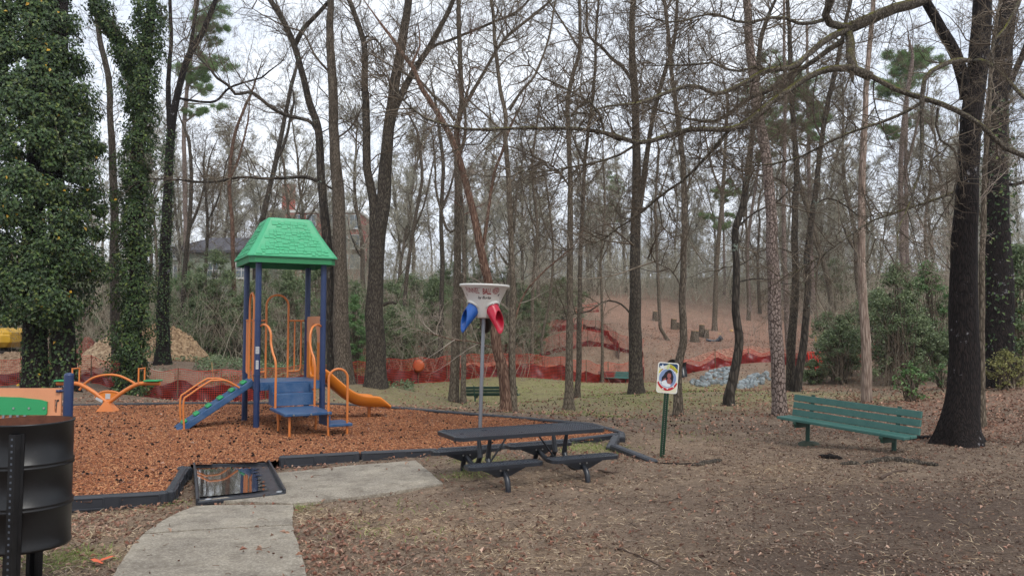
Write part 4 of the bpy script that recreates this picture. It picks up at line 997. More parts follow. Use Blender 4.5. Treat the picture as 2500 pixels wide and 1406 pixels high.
ha = hit(1496, 1102)+np.array([0, 0, .11]); hb = hit(1600, 1131)+np.array([0, 0, .035]); e = border(ha, hb, 'loose black border piece sloping down to the soil', .09, w_=.13, pock=False)

# ------------------------------------------------------------------ ramp tray with a puddle
tr = empty('access_ramp', (TRAY[0]+TRAY[2])/2, 'black plastic access ramp holding a puddle at the end of the concrete path', 'ramp')
TC = np.array((TRAY[0]+TRAY[2])/2); q = [p-TC for p in TRAY]
mb = MB(); dn = np.array([0, 0, -.05]); up = np.array([0, 0, .006])
mb.add([p+up for p in q]+[p+dn for p in q], [(3,2,1,0), (0,1,5,4), (1,2,6,5), (2,3,7,6), (3,0,4,7)])
M['tray'] = paint('tray_plastic', (50,52,58), (34,36,40), .3, 5, 80, .1); base = mb.build('tray', 'tray', tr, True)
def wall(a, b_, h, t_, name):
    a, b_ = np.array(a), np.array(b_); d = b_-a; L = np.linalg.norm(d); an = math.atan2(d[1], d[0]); mb = MB()
    rt = rotz(an)@roty(-math.asin(d[2]/L)); mb.box((a+b_)/2+np.array([0, 0, h/2-.02]), (L, t_, h), rt, bev=.008); mb.build(name, 'tray', tr)
wall(q[1], q[2], .085, .03, 'side_wall'); wall(q[0], q[3], .085, .03, 'side_wall'); wall(q[3], q[2], .045, .06, 'front_lip'); wall(q[0], q[1], .05, .05, 'rear_lip')
for k in (.08, .9):
    mb = MB(); c = q[3]*(1-k)+q[2]*k+np.array([.02, .05, .03]); mb.lathe([(0, .012), (.03, .009), (.042, 0)], 16, c); mb.build('bolt', 'bolt', tr)
# puddle
m, nt, b = newmat('water'); b.inputs['Base Color'].default_value = (.02, .021, .022, 1); b.inputs['Roughness'].default_value = .05; bump(nt, b, noise(nt, coords(nt), 9, 3, .6), .12, .004); b.inputs['IOR'].default_value = 1.5; b.inputs['Specular IOR Level'].default_value = 1.0
M['water'] = m; b.inputs['Coat Weight'].default_value = 1; b.inputs['Coat Roughness'].default_value = .01
g = np.random.default_rng(4); e0 = lambda s, t: (q[0]*(1-s)+q[1]*s)*(1-t)+(q[3]*(1-s)+q[2]*s)*t
ol = [e0(.03, .06), e0(.72, .10)]+[e0(.68+.14*(k % 2)+.05*g.random(), .14+.72*k/13) for k in range(14)]+[e0(.66, .90), e0(.03, .90)]
mb = MB(); zc = .016; mb.add([np.array([p[0], p[1], .0]) for p in ol], [list(range(len(ol)))])
mb.build('water', 'water', tr).rotation_euler = (0, 0, 0)
# lift water just above the tray
for p_ in tr.children:
    if p_.name.startswith('water'): p_.location = (0, 0, .0175)

# ------------------------------------------------------------------ barrel on posts
BX = np.array([-3.43, 5.42, 0]); BX[2] = g1(BX[0], BX[1])
br = empty('trash_barrel', BX, 'black steel drum used as a trash can, bolted to two perforated posts', 'trash can')
mb = MB(); r_ = .286; zb, zt_ = .385-BX[2], 1.245-BX[2]; H = zt_-zb
prf = [(0, zb+.02), (r_-.02, zb+.02), (r_-.015, zb), (r_+.004, zb-.002), (r_+.006, zb+.015), (r_, zb+.03)]
for fr_ in (.335, .665):
    z_ = zb+H*fr_; prf += [(r_, z_-.028), (r_+.010, z_-.018), (r_+.011, z_-.008), (r_+.003, z_), (r_+.011, z_+.008), (r_+.010, z_+.018), (r_, z_+.028)]
prf += [(r_, zt_-.02), (r_+.007, zt_-.012), (r_+.008, zt_), (r_-.004, zt_)]
mb.lathe(prf, 64); drum = mb.build('drum', 'barrel', br)
mb = MB(); mb.lathe([(r_-.005, zt_-.001), (r_-.006, zb+.04), (0, zb+.04)], 64); mb.build('drum_lining', 'rust', drum)
def uchan(p, z0, z1, an, nm='post'):
    mb = MB(); prf = [(-.04, .0), (-.04, .005), (-.026, .006), (-.015, .034), (.015, .034), (.026, .006), (.04, .005), (.04, 0), (.022, 0), (.011, .028), (-.011, .028), (-.022, 0)]
    prf = [(a*1.45, b_*1.3) for a, b_ in prf]; rt = rotz(an); mb.prism(prf, (p[0], p[1], z0), rt@np.array([1,0,0]), rt@np.array([0,1,0]), (0,0,1), z1-z0)
    n_ = int((z1-z0)/.0406)
    for i_ in range(n_):
        z_ = z0+.03+.0406*i_; a = rt@np.array([0, .0448, 0])+np.array(p[:3]); mb.box((a[0], a[1], z_), (.012, .003, .014), rt, mi=1)
    return mb.build(nm, ['barrel', 'glint_hole_grey'], br, True)
d0 = nrm((np.array([-.1, -1, 0]))[None])[0]
pf = P(35, 1200, 5.16)-BX; uchan(np.array([pf[0], pf[1], 0]), -.3, 1.185-BX[2], R(182)+math.atan2(0,1)+R(0))
pb = P(83, 1385, 5.80)-BX; uchan(np.array([pb[0], pb[1], 0]), -.3, 1.0, R(8))
# ------------------------------------------------------------------ music panel
mp_ = P(166, 1000, 9.7); mp_[2] = 0
mu = empty('music_panel', mp_, 'peach coloured play panel with green chime board, fixed to a short blue post', 'play panel')
mb = MB(); mb.tube([(0,0,-.1), (0,0,1.30)], .057, 20); mb.tube([(0,0,1.30), (0,0,1.315), (0,0,1.325), (0,0,1.33)], [.0565, .05, .035, .01], 20); mb.build('post', 'blue', mu)
mb = MB(); pz0, pz1 = .42, 1.135; px0, px1 = -1.6, -.085
# panel with a slot shaped like a note: built as four strips round the slot
sl0, sl1, sz0, sz1 = -.168, -.145, .84, .99
def pbx(x0, x1, z0, z1): mb.box(((x0+x1)/2, .0, (z0+z1)/2), (x1-x0, .022, z1-z0))
pbx(px0, sl0, pz0, pz1); pbx(sl1, px1, pz0, pz1); pbx(sl0, sl1, pz0, sz0); pbx(sl0, sl1, sz1, pz1)
pnl = mb.build('panel', 'peach', mu)
ns = MB(); ns.prism([(-.150, .83), (-.140, .83), (-.132, .96), (-.112, .968), (-.108, .985), (-.118, .995), (-.14, .985)], (0, -.0135, 0), (1,0,0), (0,0,1), (0,1,0), .002); ns.build('note_slot', 'cblack', pnl)
mb = MB(); pts = [(-1.5, .80), (-.265, .80), (-.25, .815), (-.25, .965), (-.33, .99), (-.6, 1.02), (-.9, 1.03), (-1.2, 1.02), (-1.5, .97)]
mb.prism(pts, (0, -.035, 0), (1,0,0), (0,0,1), (0,1,0), .02); gb = mb.build('chime_board', 'cleat', mu, True)
mb = MB()
for x_ in (-.28, -.47, -.665, -.85, -1.05, -1.25): mb.lathe([(0, .012), (.010, .009), (.016, 0)], 10, (0, 0, 0)); 
for x_ in (-.28, -.47, -.665, -.85, -1.05, -1.25):
    mb = MB(); mb.tube([(x_, -.036, .885), (x_, -.046, .885)], .013, 10); mb.build('bolt', 'bolt', gb)
for j, x_ in enumerate((-.52, -.61, -.70, -.79, -.88, -.97)):
    mb = MB(); mb.tube([(x_, -.04, .80), (x_, -.04, .46+.03*j)], .017, 10); mb.build('chime_pipe', 'steel', mu)
mb = MB(); mb.tube([(-.055, 0, 1.10), (-.10, -.015, 1.10)], .018, 8); mb.lathe([(0, .0), (.03, .0), (.03, .03), (0, .03)], 10, (-.115, -.02, 1.085)); mb.build('clamp', 'blue', mu)
# ------------------------------------------------------------------ seesaw
SW = P(263, 1003, 17.2); SW[2] = 0; s_ = 17.2/F
ss = empty('seesaw', SW, 'orange curved tube seesaw with a green seat on the wood chips', 'seesaw')
def sx(pts, mirror=False, y=0): return [((-1 if mirror else 1)*(a-263)*s_, y, (1003-b_)*s_) for a, b_ in pts]
mb = MB(); mb.add([(-.20, -.13, .03), (.20, -.13, .03), (.20, .13, .03), (-.20, .13, .03), (-.04, -.08, .25), (.04, -.08, .25), (.04, .08, .25), (-.04, .08, .25)], [(0,1,5,4), (1,2,6,5), (2,3,7,6), (3,0,4,7), (4,5,6,7), (3,2,1,0)])
for x_ in (-.14, -.02, .10): mb.box((x_+.02, -.10, -.02), (.07, .03, .14), bev=.005); mb.box((x_+.02, .10, -.02), (.07, .03, .14), bev=.005)
mb.build('base', 'orange', ss, True)
for mi_ in (False, True):
    mb = MB(); mb.tube(spline(sx([(258, 980), (272, 974), (297, 955), (326, 938), (346, 933), (388, 933)], mi_), 5), .045, 12); mb.build('beam', 'orange', ss)
    mb = MB(); cx_ = (-1 if mi_ else 1)*108*s_; mb.box((cx_, 0, (1003-926.5)*s_), (.34, .26, .035), bev=.012); mb.build('seat', 'cleat', ss)
    mb = MB(); x_ = (-1 if mi_ else 1)*80*s_; mb.tube([(x_, -.14, (1003-895)*s_), (x_, -.14, (1003-930)*s_)], .018, 8); mb.tube([(x_, .14, (1003-895)*s_), (x_, .14, (1003-930)*s_)], .018, 8); mb.tube([(x_, -.14, (1003-897)*s_), (x_, .14, (1003-897)*s_)], .016, 8); mb.build('handle', 'orange', ss)
mb = MB(); mb.tube(spline(sx([(193, 949), (205, 934), (221, 922), (240, 915), (263, 912), (285, 914), (302, 920), (318, 928), (331, 936)]), 4), .026, 10); mb.build('upper_arch', 'orange', ss)
mb = MB(); arcp = sx([(232, 966), (240, 958), (252, 953), (266, 952), (280, 954), (290, 957), (298, 958)]); mb.tube(spline(arcp, 4), .024, 10); mb.build('inner_arch', 'orange', ss)
mb = MB(); pa = [(p[0], p[2]) for p in arcp]+[(.06, .20), (-.06, .20)]; mb.prism(pa, (0, -.01, 0), (1,0,0), (0,0,1), (0,1,0), .02); fp = mb.build('web_plate', 'slide', ss, True)
mb = MB(); mb.box(((263-263)*s_, -.014, (1003-964)*s_), (.11, .006, .12)); mb.build('sticker', 'label', fp)
mb = MB(); mb.box(((245-263)*s_, -.06, (1003-972)*s_), (.17, .006, .055), roty(R(28))); mb.build('sticker', 'label', fp)
# ------------------------------------------------------------------ trees traced one by one
def trace(pts, Y, k=5):
    """pts (px,py[,dY]) -> smoothed world polyline"""
    w_ = [P(p[0], p[1], Y+(p[2] if len(p) > 2 else 0)) for p in pts]
    return spline(w_, k)
def limbmesh(pl, r0, r1, n=12, flare=0, seed=0, lump=.08, pw=1.0, tail=0):
    g = np.random.default_rng(seed); m = len(pl); L = np.concatenate([[0], np.cumsum(np.linalg.norm(np.diff(pl, axis=0), axis=1))])
    # resample finely
    K = max(5, int(L[-1]/.22)) ; K = min(K, 140); t = np.linspace(0, L[-1], K); p = np.stack([np.interp(t, L, pl[:, i]) for i in range(3)], 1)
    p = p+np.cumsum(g.normal(size=(K, 3))*.006, 0)*np.minimum(1, t/1.0)[:, None]
    s_ = (t/L[-1])**pw; r = r0+(r1-r0)*s_
    if tail: r = r*np.clip((L[-1]-t)/tail+.06, 0, 1)
    T_ = nrm(np.gradient(p, axis=0)); a = np.empty((K, 3)); ref = np.array([1., .2, 0]) if abs(T_[0][2]) > .5 else np.array([0, 0, 1.]); a0 = nrm((ref-T_[0]*np.dot(ref, T_[0]))[None])[0]
    for i in range(K): a0 = a0-T_[i]*np.dot(a0, T_[i]); a0 = a0/np.linalg.norm(a0); a[i] = a0
    b_ = np.cross(T_, a); an = 2*np.pi*np.arange(n)/n
    ph = g.uniform(0, 7, 6)
    wob = 1+lump*(np.sin(an[None]*2+ph[0]+t[:, None]*1.3)+np.sin(an[None]*3+ph[1]-t[:, None]*2.1)+.7*np.sin(an[None]*5+ph[2]+t[:, None]*3.7))/2
    if flare:
        e = np.exp(-t/ .42)[:, None]; lob = .5+.5*np.sin(an[None]*3+ph[3])+.3*np.sin(an[None]*5+ph[4]); wob = wob*(1+e*flare*(.45+.75*np.clip(lob, 0, 2)))
    Vv = p[:, None]+(r[:, None]*wob)[:, :, None]*(np.cos(an)[None, :, None]*a[:, None]+np.sin(an)[None, :, None]*b_[:, None])
    k = np.arange(n)[None]; k2 = (k+1) % n; i = (np.arange(K-1)*n)[:, None]
    Fc = np.stack([i+k, i+k2, i+n+k2, i+n+k], -1).reshape(-1, 4)
    return Vv.reshape(-1, 3), Fc
def along(pl, n, t0, g, t1=1.0):
    L = np.concatenate([[0], np.cumsum(np.linalg.norm(np.diff(pl, axis=0), axis=1))]); t = L[-1]*(t0+(t1-t0)*g.random(n))
    p = np.stack([np.interp(t, L, pl[:, i]) for i in range(3)], 1); T_ = nrm(np.gradient(pl, axis=0)); d = nrm(np.stack([np.interp(t, L, T_[:, i]) for i in range(3)], 1)); return p, d, t/L[-1], L[-1]
def sidebranches(pl, n, t0, g, ln, up=.25, fwd=.5, t1=1.0, flat=1.0):
    p, d, t, L = along(pl, n, t0, g, t1); r = g.normal(size=(n, 3)); r[:, 2] *= flat; r = nrm(r-d*(r*d).sum(1, keepdims=True))
    return p, nrm(r+d*fwd+np.array([0, 0, up])), ln*(.5+.9*g.random(n))*(1.1-.45*t)
TREEN = [100]
def tree(base, Y, limbs, label, barkm='bark_dark', twigm='twig', tw=26, twl=2.3, twr=.018, levels=4, ext=5.0, flare=.7, name='tree', t0=.45, up=.18, ivy=None, extra=None, cat='tree', group=None, per=(7, 5, 3), wander=.2, rmin=.0022, side=.8, sunk=.25, limbs_from=99, limbm=None):
    """limbs: list of (points, w0, w1[, n_twigs, extend]) in photo pixels of the 2500 px frame; first limb is the trunk."""
    TREEN[0] += 1; g = np.random.default_rng(TREEN[0]); s_ = Y/F
    bx = P(base[0], base[1], Y); bz = min(g1(bx[0], bx[1]), bx[2]+.3)
    root = empty(name, (bx[0], bx[1], bz), label, cat, group); off = np.array([bx[0], bx[1], bz])
    tm, st, dr, ln, rr, lm_ = [], [], [], [], [], []
    for li, lb_ in enumerate(limbs):
        pts, w0, w1 = lb_[:3]; nt_ = lb_[3] if len(lb_) > 3 else tw; ex = lb_[4] if len(lb_) > 4 else ext
        pts = list(pts); tl = 0
        pl = trace(pts, Y)
        if li == 0: pl = np.vstack([[bx[0], bx[1], bz-sunk], pl])
        if pts[-1][1] < 6 and ex > 0:
            d = nrm((pl[-1]-pl[-4])[None])[0]; q = [pl[-1]]
            for k in range(6): d = nrm((d+g.normal(size=3)*.12+np.array([0, 0, .08]))[None])[0]; q.append(q[-1]+d*ex/6)
            frac = ex/(np.linalg.norm(pl[-1]-pl[0])+1e-6); pl = np.vstack([pl, q[1:]]); w1e = w1*.45
        else:
            w1e = w1
            tl = 0 if pts[0][1] < 6 or (li and nt_ < 5) else min(3.0, 55*w1*s_)
            if tl:
                d = nrm((pl[-1]-pl[-4])[None])[0]; q = [pl[-1]]
                for k in range(5): d = nrm((d+g.normal(size=3)*.16+np.array([0, 0, .10]))[None])[0]; q.append(q[-1]+d*tl/5)
                pl = np.vstack([pl, q[1:]])
        r0_, r1_ = w0*s_/2, w1e*s_/2; tl = 0 if (pts[-1][1] < 6 and ex > 0) else tl
        (tm if li < limbs_from else lm_).append(limbmesh(pl-off, r0_, r1_, 14 if w0 > 16 else 9, flare if li == 0 else 0, TREEN[0]*7+li, pw=.85, tail=tl))
        if nt_:
            nt_ = int(nt_*1.8); a, b_, c = sidebranches(pl, nt_, t0 if li == 0 else .15, g, twl, up, .5*side+.2); st.append(a); dr.append(b_); ln.append(c); rr.append(np.full(nt_, twr))
    V, Fc = join(tm); link('trunk', npmesh('trunk', V, Fc, True), barkm, root)
    if lm_: V, Fc = join(lm_); link('limbs', npmesh('limbs', V, Fc, True), limbm, root)
    if st:
        st, dr, ln, rr = map(np.concatenate, (st, dr, ln, rr)); V, Fc = twigset(st-off, dr, ln, rr*(.6+.8*g.random(len(rr))), levels, g, wander, .04, per, 5, rmin)
        link('crown', npmesh('crown', V, Fc, True), twigm, root)
    if ivy:
        cs, ns = [], []
        for (li, n_, spread, ta, tb) in ivy:
            pl = trace(limbs[li][0], Y); w0, w1 = limbs[li][1:3]
            if li == 0: pl = np.vstack([[bx[0], bx[1], bz], pl])
            p, d, t, L = along(pl, n_, ta, g, tb); r = nrm(np.cross(d, g.normal(size=(n_, 3))))
            clump = vnoise(t*L, np.arctan2(r[:, 1], r[:, 0])*.6, .8, TREEN[0])
            rad = (w0+(w1-w0)*t)*s_/2+.02+spread*np.clip(.35+.6*clump, .0, 2)*g.random(n_)**.6
            cs.append(p+r*rad[:, None]); ns.append(r+np.array([0, 0, .35]))
        V, Fc = leaves(np.concatenate(cs)-off, np.concatenate(ns), np.full(len(np.concatenate(cs)), ivy_size), g); link('ivy', npmesh('ivy', V, Fc), 'ivy', root)
    return root
ivy_size = .10
# --- ivy covered group on the left
tree((315, 962), 27, [([(315, 940), (322, 800), (332, 650), (330, 450), (345, 250), (362, 60), (366, 0)], 46, 34, 6), ([(335, 260), (322, 180), (295, 110), (255, 50), (232, 0)], 26, 18, 8)],
     'tall forked trunk wrapped in dark ivy, right of the biggest ivy mass', 'bark_oak', ivy=[(0, 24000, .78, .0, 1), (1, 6500, .46, 0, 1)], twl=2.0, t0=.3, tw=6)
t_ = tree((397, 878), 36, [([(397, 860), (399, 700), (405, 560), (413, 350), (430, 240), (460, 140), (500, 72), (530, 0)], 33, 15, 34), ([(415, 330), (411, 200), (418, 100), (415, 0)], 14, 9, 14), ([(461, 140), (474, 65), (485, 0)], 10, 7, 10), ([(432, 240), (520, 250), (560, 215), (640, 190)], 7, 3, 10, 0)],
     'dark trunk with ivy flecks rising behind the ivy column and the dirt mound', 'bark_oak', ivy=[(0, 2600, .12, .0, .62)])
tree((285, 930), 33, [([(285, 900), (278, 500), (272, 300), (268, 200), (250, 120), (240, 60), (228, 0)], 26, 16, 26)], 'grey trunk half hidden between the two ivy covered trees', 'bark_dark')
# big ivy mass: two trunks and a leafy body
def ivy_mass():
    Y = 25.5; g = np.random.default_rng(77); s_ = Y/F
    bx = P(122, 955, Y); root = empty('ivy_tree', (bx[0], bx[1], g1(bx[0], bx[1])), 'huge mass of green ivy on two thick trunks at the left edge', 'tree'); off = np.array([bx[0], bx[1], root.location.z])
    for pts, w0, w1 in (([(88, 970), (86, 850), (84, 600), (96, 300), (80, 0)], 56, 40), ([(158, 970), (156, 880), (152, 600), (135, 350), (150, 100), (150, 0)], 56, 34)):
        V, Fc = limbmesh(trace(pts, Y)-off, w0*s_/2, w1*s_/2, 14, .5, 5); link('trunk', npmesh('trunk', V, Fc, True), 'bark_oak', root)
    ey = [-160, -60, 0, 100, 200, 300, 400, 500, 600, 700, 780, 835]; ex = [145, 160, 165, 185, 205, 235, 250, 252, 245, 245, 215, 170]; el = [-70, -80, -80, -80, -80, -85, -90, -90, -85, -75, -40, 30]
    cs, ns, ce = [], [], []
    for k in range(430):
        py = g.uniform(-160, 795); xr = np.interp(py, ey, ex); xl = np.interp(py, ey, el); c = (xl+xr)/2; h = (xr-xl)/2
        a = g.uniform(0, 2*math.pi); rr = .62+.33*g.random()
        if math.sin(a) > .35 and g.random() < .6: a = -a
        cen = P(c+h*rr*math.cos(a), py, Y); cen[1] += h*s_*.85*rr*math.sin(a); ce.append(cen)
    for cen in ce:
        R_ = g.uniform(.20, .62); R_ = R_ if py < 700 else R_*.7; n_ = int(330*R_/.42); v_ = nrm(g.normal(size=(n_, 3))); v_[:, 2] = v_[:, 2]*.8
        p = cen+v_*R_*(.35+.75*g.random((n_, 1))**.5); cs.append(p); od = nrm((cen-np.array([off[0]-.9, off[1], cen[2]]))[None])
        ns.append(v_*.7+od*.8+np.array([0, 0, .5]))
    # ivy tight on the lower trunks
    for px_, n_ in ((87, 1000), (157, 1000)):
        a = g.uniform(0, 2*np.pi, n_); zz = g.uniform(-.15, 3.0, n_)**1; base_ = P(px_, 955, Y); rr = 28*s_+.02+.05*g.random(n_)
        cs.append(np.stack([base_[0]+rr*np.cos(a), base_[1]+rr*np.sin(a), base_[2]+zz], 1)); ns.append(np.stack([np.cos(a), np.sin(a), a*0+.3], 1))
    cs, ns = np.concatenate(cs), np.concatenate(ns); V, Fc = leaves(cs-off, ns, np.full(len(cs), .112), g, .7, .7); link('foliage', npmesh('foliage', V, Fc), 'ivy', root)
    i_ = g.integers(0, len(cs), 420); V, Fc = leaves(cs[i_]-off+(ns[i_]*.05), ns[i_], np.full(420, .12), g, .7, .7); link('yellow_leaves', npmesh('yellow_leaves', V, Fc), 'ivy_yellow', root)
    # brown bare vines inside
    st = cs[g.integers(0, len(cs), 260)]-off; V, Fc = twigset(st, g.normal(size=(260, 3))+[0, 0, -.6], np.full(260, .8), .006, 2, g); link('vines', npmesh('vines', V, Fc), 'twig', root)
ivy_mass()
# --- centre
tree((812, 925), 27.5, [([(812, 900), (803, 760), (797, 600), (783, 448), (776, 324), (753, 250), (735, 180), (717, 118), (688, 50), (655, 0)], 30, 17, 30), ([(719, 112), (741, 70), (772, 35), (804, 0)], 13, 10, 10), ([(778, 330), (760, 300), (735, 292), (680, 275), (640, 245), (610, 225), (575, 230), (560, 210), (530, 190)], 10, 5, 16, 0), ([(782, 445), (740, 432), (660, 436), (590, 432), (520, 445), (440, 438)], 9, 3, 22, 0), ([(776, 440), (800, 455), (813, 462)], 7, 5, 3, 0)],
     'dark leaning trunk with pale lichen forking high above the green roof', 'bark_lichen')
tree((838, 937), 27, [([(838, 900), (832, 760), (826, 520), (817, 400), (809, 300), (807, 200), (799, 100), (802, 0)], 44, 19, 36), ([(808, 180), (770, 140), (740, 85), (700, 70)], 6, 3, 10, 0), ([(812, 345), (850, 318), (870, 290)], 5, 3, 6, 0)],
     'straight grey brown trunk just right of the green roof', 'bark_grey')
tree((918, 940), 26.5, [([(918, 920), (915, 760), (922, 600), (937, 500), (944, 373), (962, 224), (984, 100), (999, 0)], 50, 22, 44), ([(915, 620), (913, 500), (896, 400), (892, 300), (887, 200), (884, 115), (862, 40), (846, 0)], 26, 14, 36), ([(950, 330), (966, 262), (1004, 190), (1044, 125), (1089, 45), (1109, 0)], 19, 13, 26), ([(1004, 190), (1050, 120), (1110, 95), (1180, 65), (1260, 30), (1290, 0)], 9, 6, 18), ([(940, 130), (918, 95), (890, 90), (875, 100)], 5, 3, 4, 0), ([(945, 185), (915, 182), (905, 187)], 5, 3, 3, 0), ([(887, 116), (910, 92), (930, 115), (945, 140)], 6, 3, 4, 0), ([(935, 745), (955, 738), (968, 742)], 9, 5, 1, 0)],
     'thick double trunk splitting low into a V, right of the slide', 'bark_dark')
tree((1108, 982), 26, [([(1108, 960), (1112, 800), (1114, 692), (1114, 448), (1112, 319), (1123, 249), (1119, 100), (1116, 0)], 25, 12, 30), ([(1114, 302), (1140, 250), (1169, 199), (1203, 139), (1238, 90), (1318, 25)], 10, 5, 16, 0), ([(1110, 295), (1085, 255), (1060, 235), (1030, 200), (1010, 190)], 8, 4, 8, 0), ([(1115, 560), (1090, 560), (1065, 470), (1062, 420)], 7, 4, 6, 0)],
     'slim dark trunk left of the funnel ball, behind the wood chips', 'bark_brown')
tree((1131, 988), 25.5, [([(1131, 960), (1133, 800), (1131, 600), (1127, 480), (1120, 400), (1135, 330), (1132, 250)], 13, 4, 20)], 'very thin trunk standing right beside the slim dark one left of the funnel ball', 'bark_brown', 'twig_red', twl=1.4)
tree((1236, 1006), 22, [([(1236, 985), (1230, 915), (1212, 850), (1205, 780), (1192, 690), (1179, 640), (1154, 523), (1129, 423), (1099, 339), (1064, 279), (1029, 224), (1004, 169), (974, 132)], 30, 6, 18, 0), ([(1004, 160), (1027, 110), (1026, 85), (1023, 62)], 6, 3, 0, 0), ([(1179, 600), (1190, 540), (1208, 423), (1228, 373), (1240, 330)], 9, 5, 8, 0), ([(1232, 925), (1252, 885), (1245, 840), (1262, 760), (1290, 700), (1350, 640), (1400, 600)], 8, 2, 12, 0), ([(1205, 850), (1150, 832), (1105, 828), (1060, 815)], 3.5, 1.5, 10, 0)],
     'reddish dead looking split trunk with broken limbs behind the right side of the funnel ball', 'bark_red', 'twig_pale', twl=1.5, twr=.009, t0=.25, per=(4, 3))
tree((1253, 1006), 22, [([(1253, 985), (1252, 850), (1253, 692), (1248, 498), (1237, 339), (1238, 279), (1223, 199), (1212, 100), (1211, 50), (1205, 0)], 19, 9, 34), ([(1244, 270), (1275, 220), (1308, 179), (1340, 90), (1355, 0)], 7, 5, 12), ([(1240, 330), (1215, 310), (1190, 285), (1150, 250)], 5, 3, 8, 0)],
     'slender trunk touching the split reddish trunk at its base', 'bark_brown')
tree((1390, 1000), 23, [([(1390, 975), (1393, 880), (1394, 750), (1395, 647), (1398, 473), (1395, 324), (1393, 249), (1408, 174), (1423, 120), (1423, 0)], 20, 10, 34), ([(1420, 130), (1395, 90), (1360, 30), (1340, 0)], 6, 4, 10), ([(1395, 470), (1380, 440), (1340, 400), (1290, 380)], 5, 2, 10, 0)],
     'slim brown trunk with flared foot in the centre of the grass', 'bark_brown', flare=1.4)
tree((1409, 970), 29, [([(1409, 950), (1413, 800), (1418, 598), (1430, 373), (1450, 199), (1452, 90), (1460, 0)], 14, 9, 30), ([(1425, 400), (1400, 340), (1380, 290)], 5, 3, 6, 0)], 'thin grey trunk standing just behind the slim brown one in the centre', 'bark_grey')
tree((1553, 960), 27, [([(1553, 930), (1549, 760), (1547, 647), (1552, 498), (1552, 398), (1550, 274), (1545, 149), (1544, 50), (1548, 0)], 35, 17, 38), ([(1560, 520), (1570, 448), (1578, 383), (1597, 274), (1625, 170), (1648, 100), (1655, 0)], 15, 9, 26), ([(1548, 205), (1520, 165), (1497, 149), (1470, 118), (1442, 95), (1430, 60)], 9, 5, 12, 0), ([(1550, 780), (1520, 745), (1480, 735), (1440, 760)], 5, 2, 8, 0)],
     'dark straight trunk on the grass right of the far teal bench', 'bark_dark')
tree((1655, 1018), 19.5, [([(1655, 990), (1654, 899), (1665, 828), (1661, 721), (1665, 647), (1665, 448), (1657, 330), (1640, 200), (1630, 90), (1620, 0)], 21, 9, 30), ([(1665, 500), (1690, 430), (1720, 390), (1790, 350)], 5, 2, 10, 0), ([(1662, 700), (1640, 660), (1600, 640)], 4, 1.5, 6, 0)],
     'grey crooked trunk directly behind the portrait sign', 'bark_grey')
tree((1781, 988), 21, [([(1781, 965), (1791, 917), (1804, 828), (1795, 757), (1798, 650), (1795, 563), (1814, 498), (1829, 398), (1839, 324), (1850, 200), (1860, 90)], 23, 8, 26), ([(1796, 560), (1840, 520), (1890, 500)], 5, 3, 8, 0), ([(1797, 690), (1850, 680), (1900, 690)], 4, 2, 5, 0)],
     'wavy dark trunk with a bleached middle beside the rock patch', 'bark_lichen')
tree((1903, 1017), 18, [([(1903, 990), (1893, 850), (1882, 647), (1874, 473), (1860, 349), (1842, 249), (1824, 100), (1818, 0)], 36, 25, 0, 6)], 'leaning pine trunk with plated bark left of the leaning bench', 'bark_pine', tw=0, flare=.35)
tree((1925, 905), 34, [([(1925, 880), (1918, 700), (1914, 548), (1919, 274), (1916, 120), (1915, 0)], 15, 9, 10)], 'pinkish slim pine trunk farther back, left of the paired dark trunks', 'bark_pine', tw=0)
tree((1930, 955), 26, [([(1930, 935), (1933, 828), (1941, 721), (1941, 647), (1939, 498), (1944, 423), (1934, 249), (1931, 149), (1925, 0)], 22, 13, 26), ([(1935, 470), (1905, 440), (1870, 430)], 6, 3, 8, 0), ([(1940, 620), (1900, 605), (1860, 610), (1820, 640)], 4, 2, 8, 0)],
     'straight dark trunk, the left one of the pair crossing at the foot', 'bark_dark')
tree((1947, 956), 25.5, [([(1947, 935), (1962, 828), (1973, 703), (1971, 622), (1989, 498), (2009, 349), (2023, 259), (2048, 149), (2073, 30), (2080, 0)], 19, 14, 30), ([(1988, 500), (2020, 485), (2060, 500), (2100, 530)], 5, 2, 10, 0), ([(2010, 345), (1990, 300), (1985, 240)], 5, 3, 8, 0)],
     'lichen spotted trunk leaning right, the right one of the crossing pair', 'bark_lichen')
tree((2115, 985), 20.5, [([(2115, 960), (2112, 850), (2103, 672), (2101, 498), (2106, 349), (2111, 224), (2123, 75), (2128, 0)], 25, 15, 0, 3)], 'pale barkless dead trunk rising behind the leaning bench', 'bark_pale', tw=0, flare=.25)
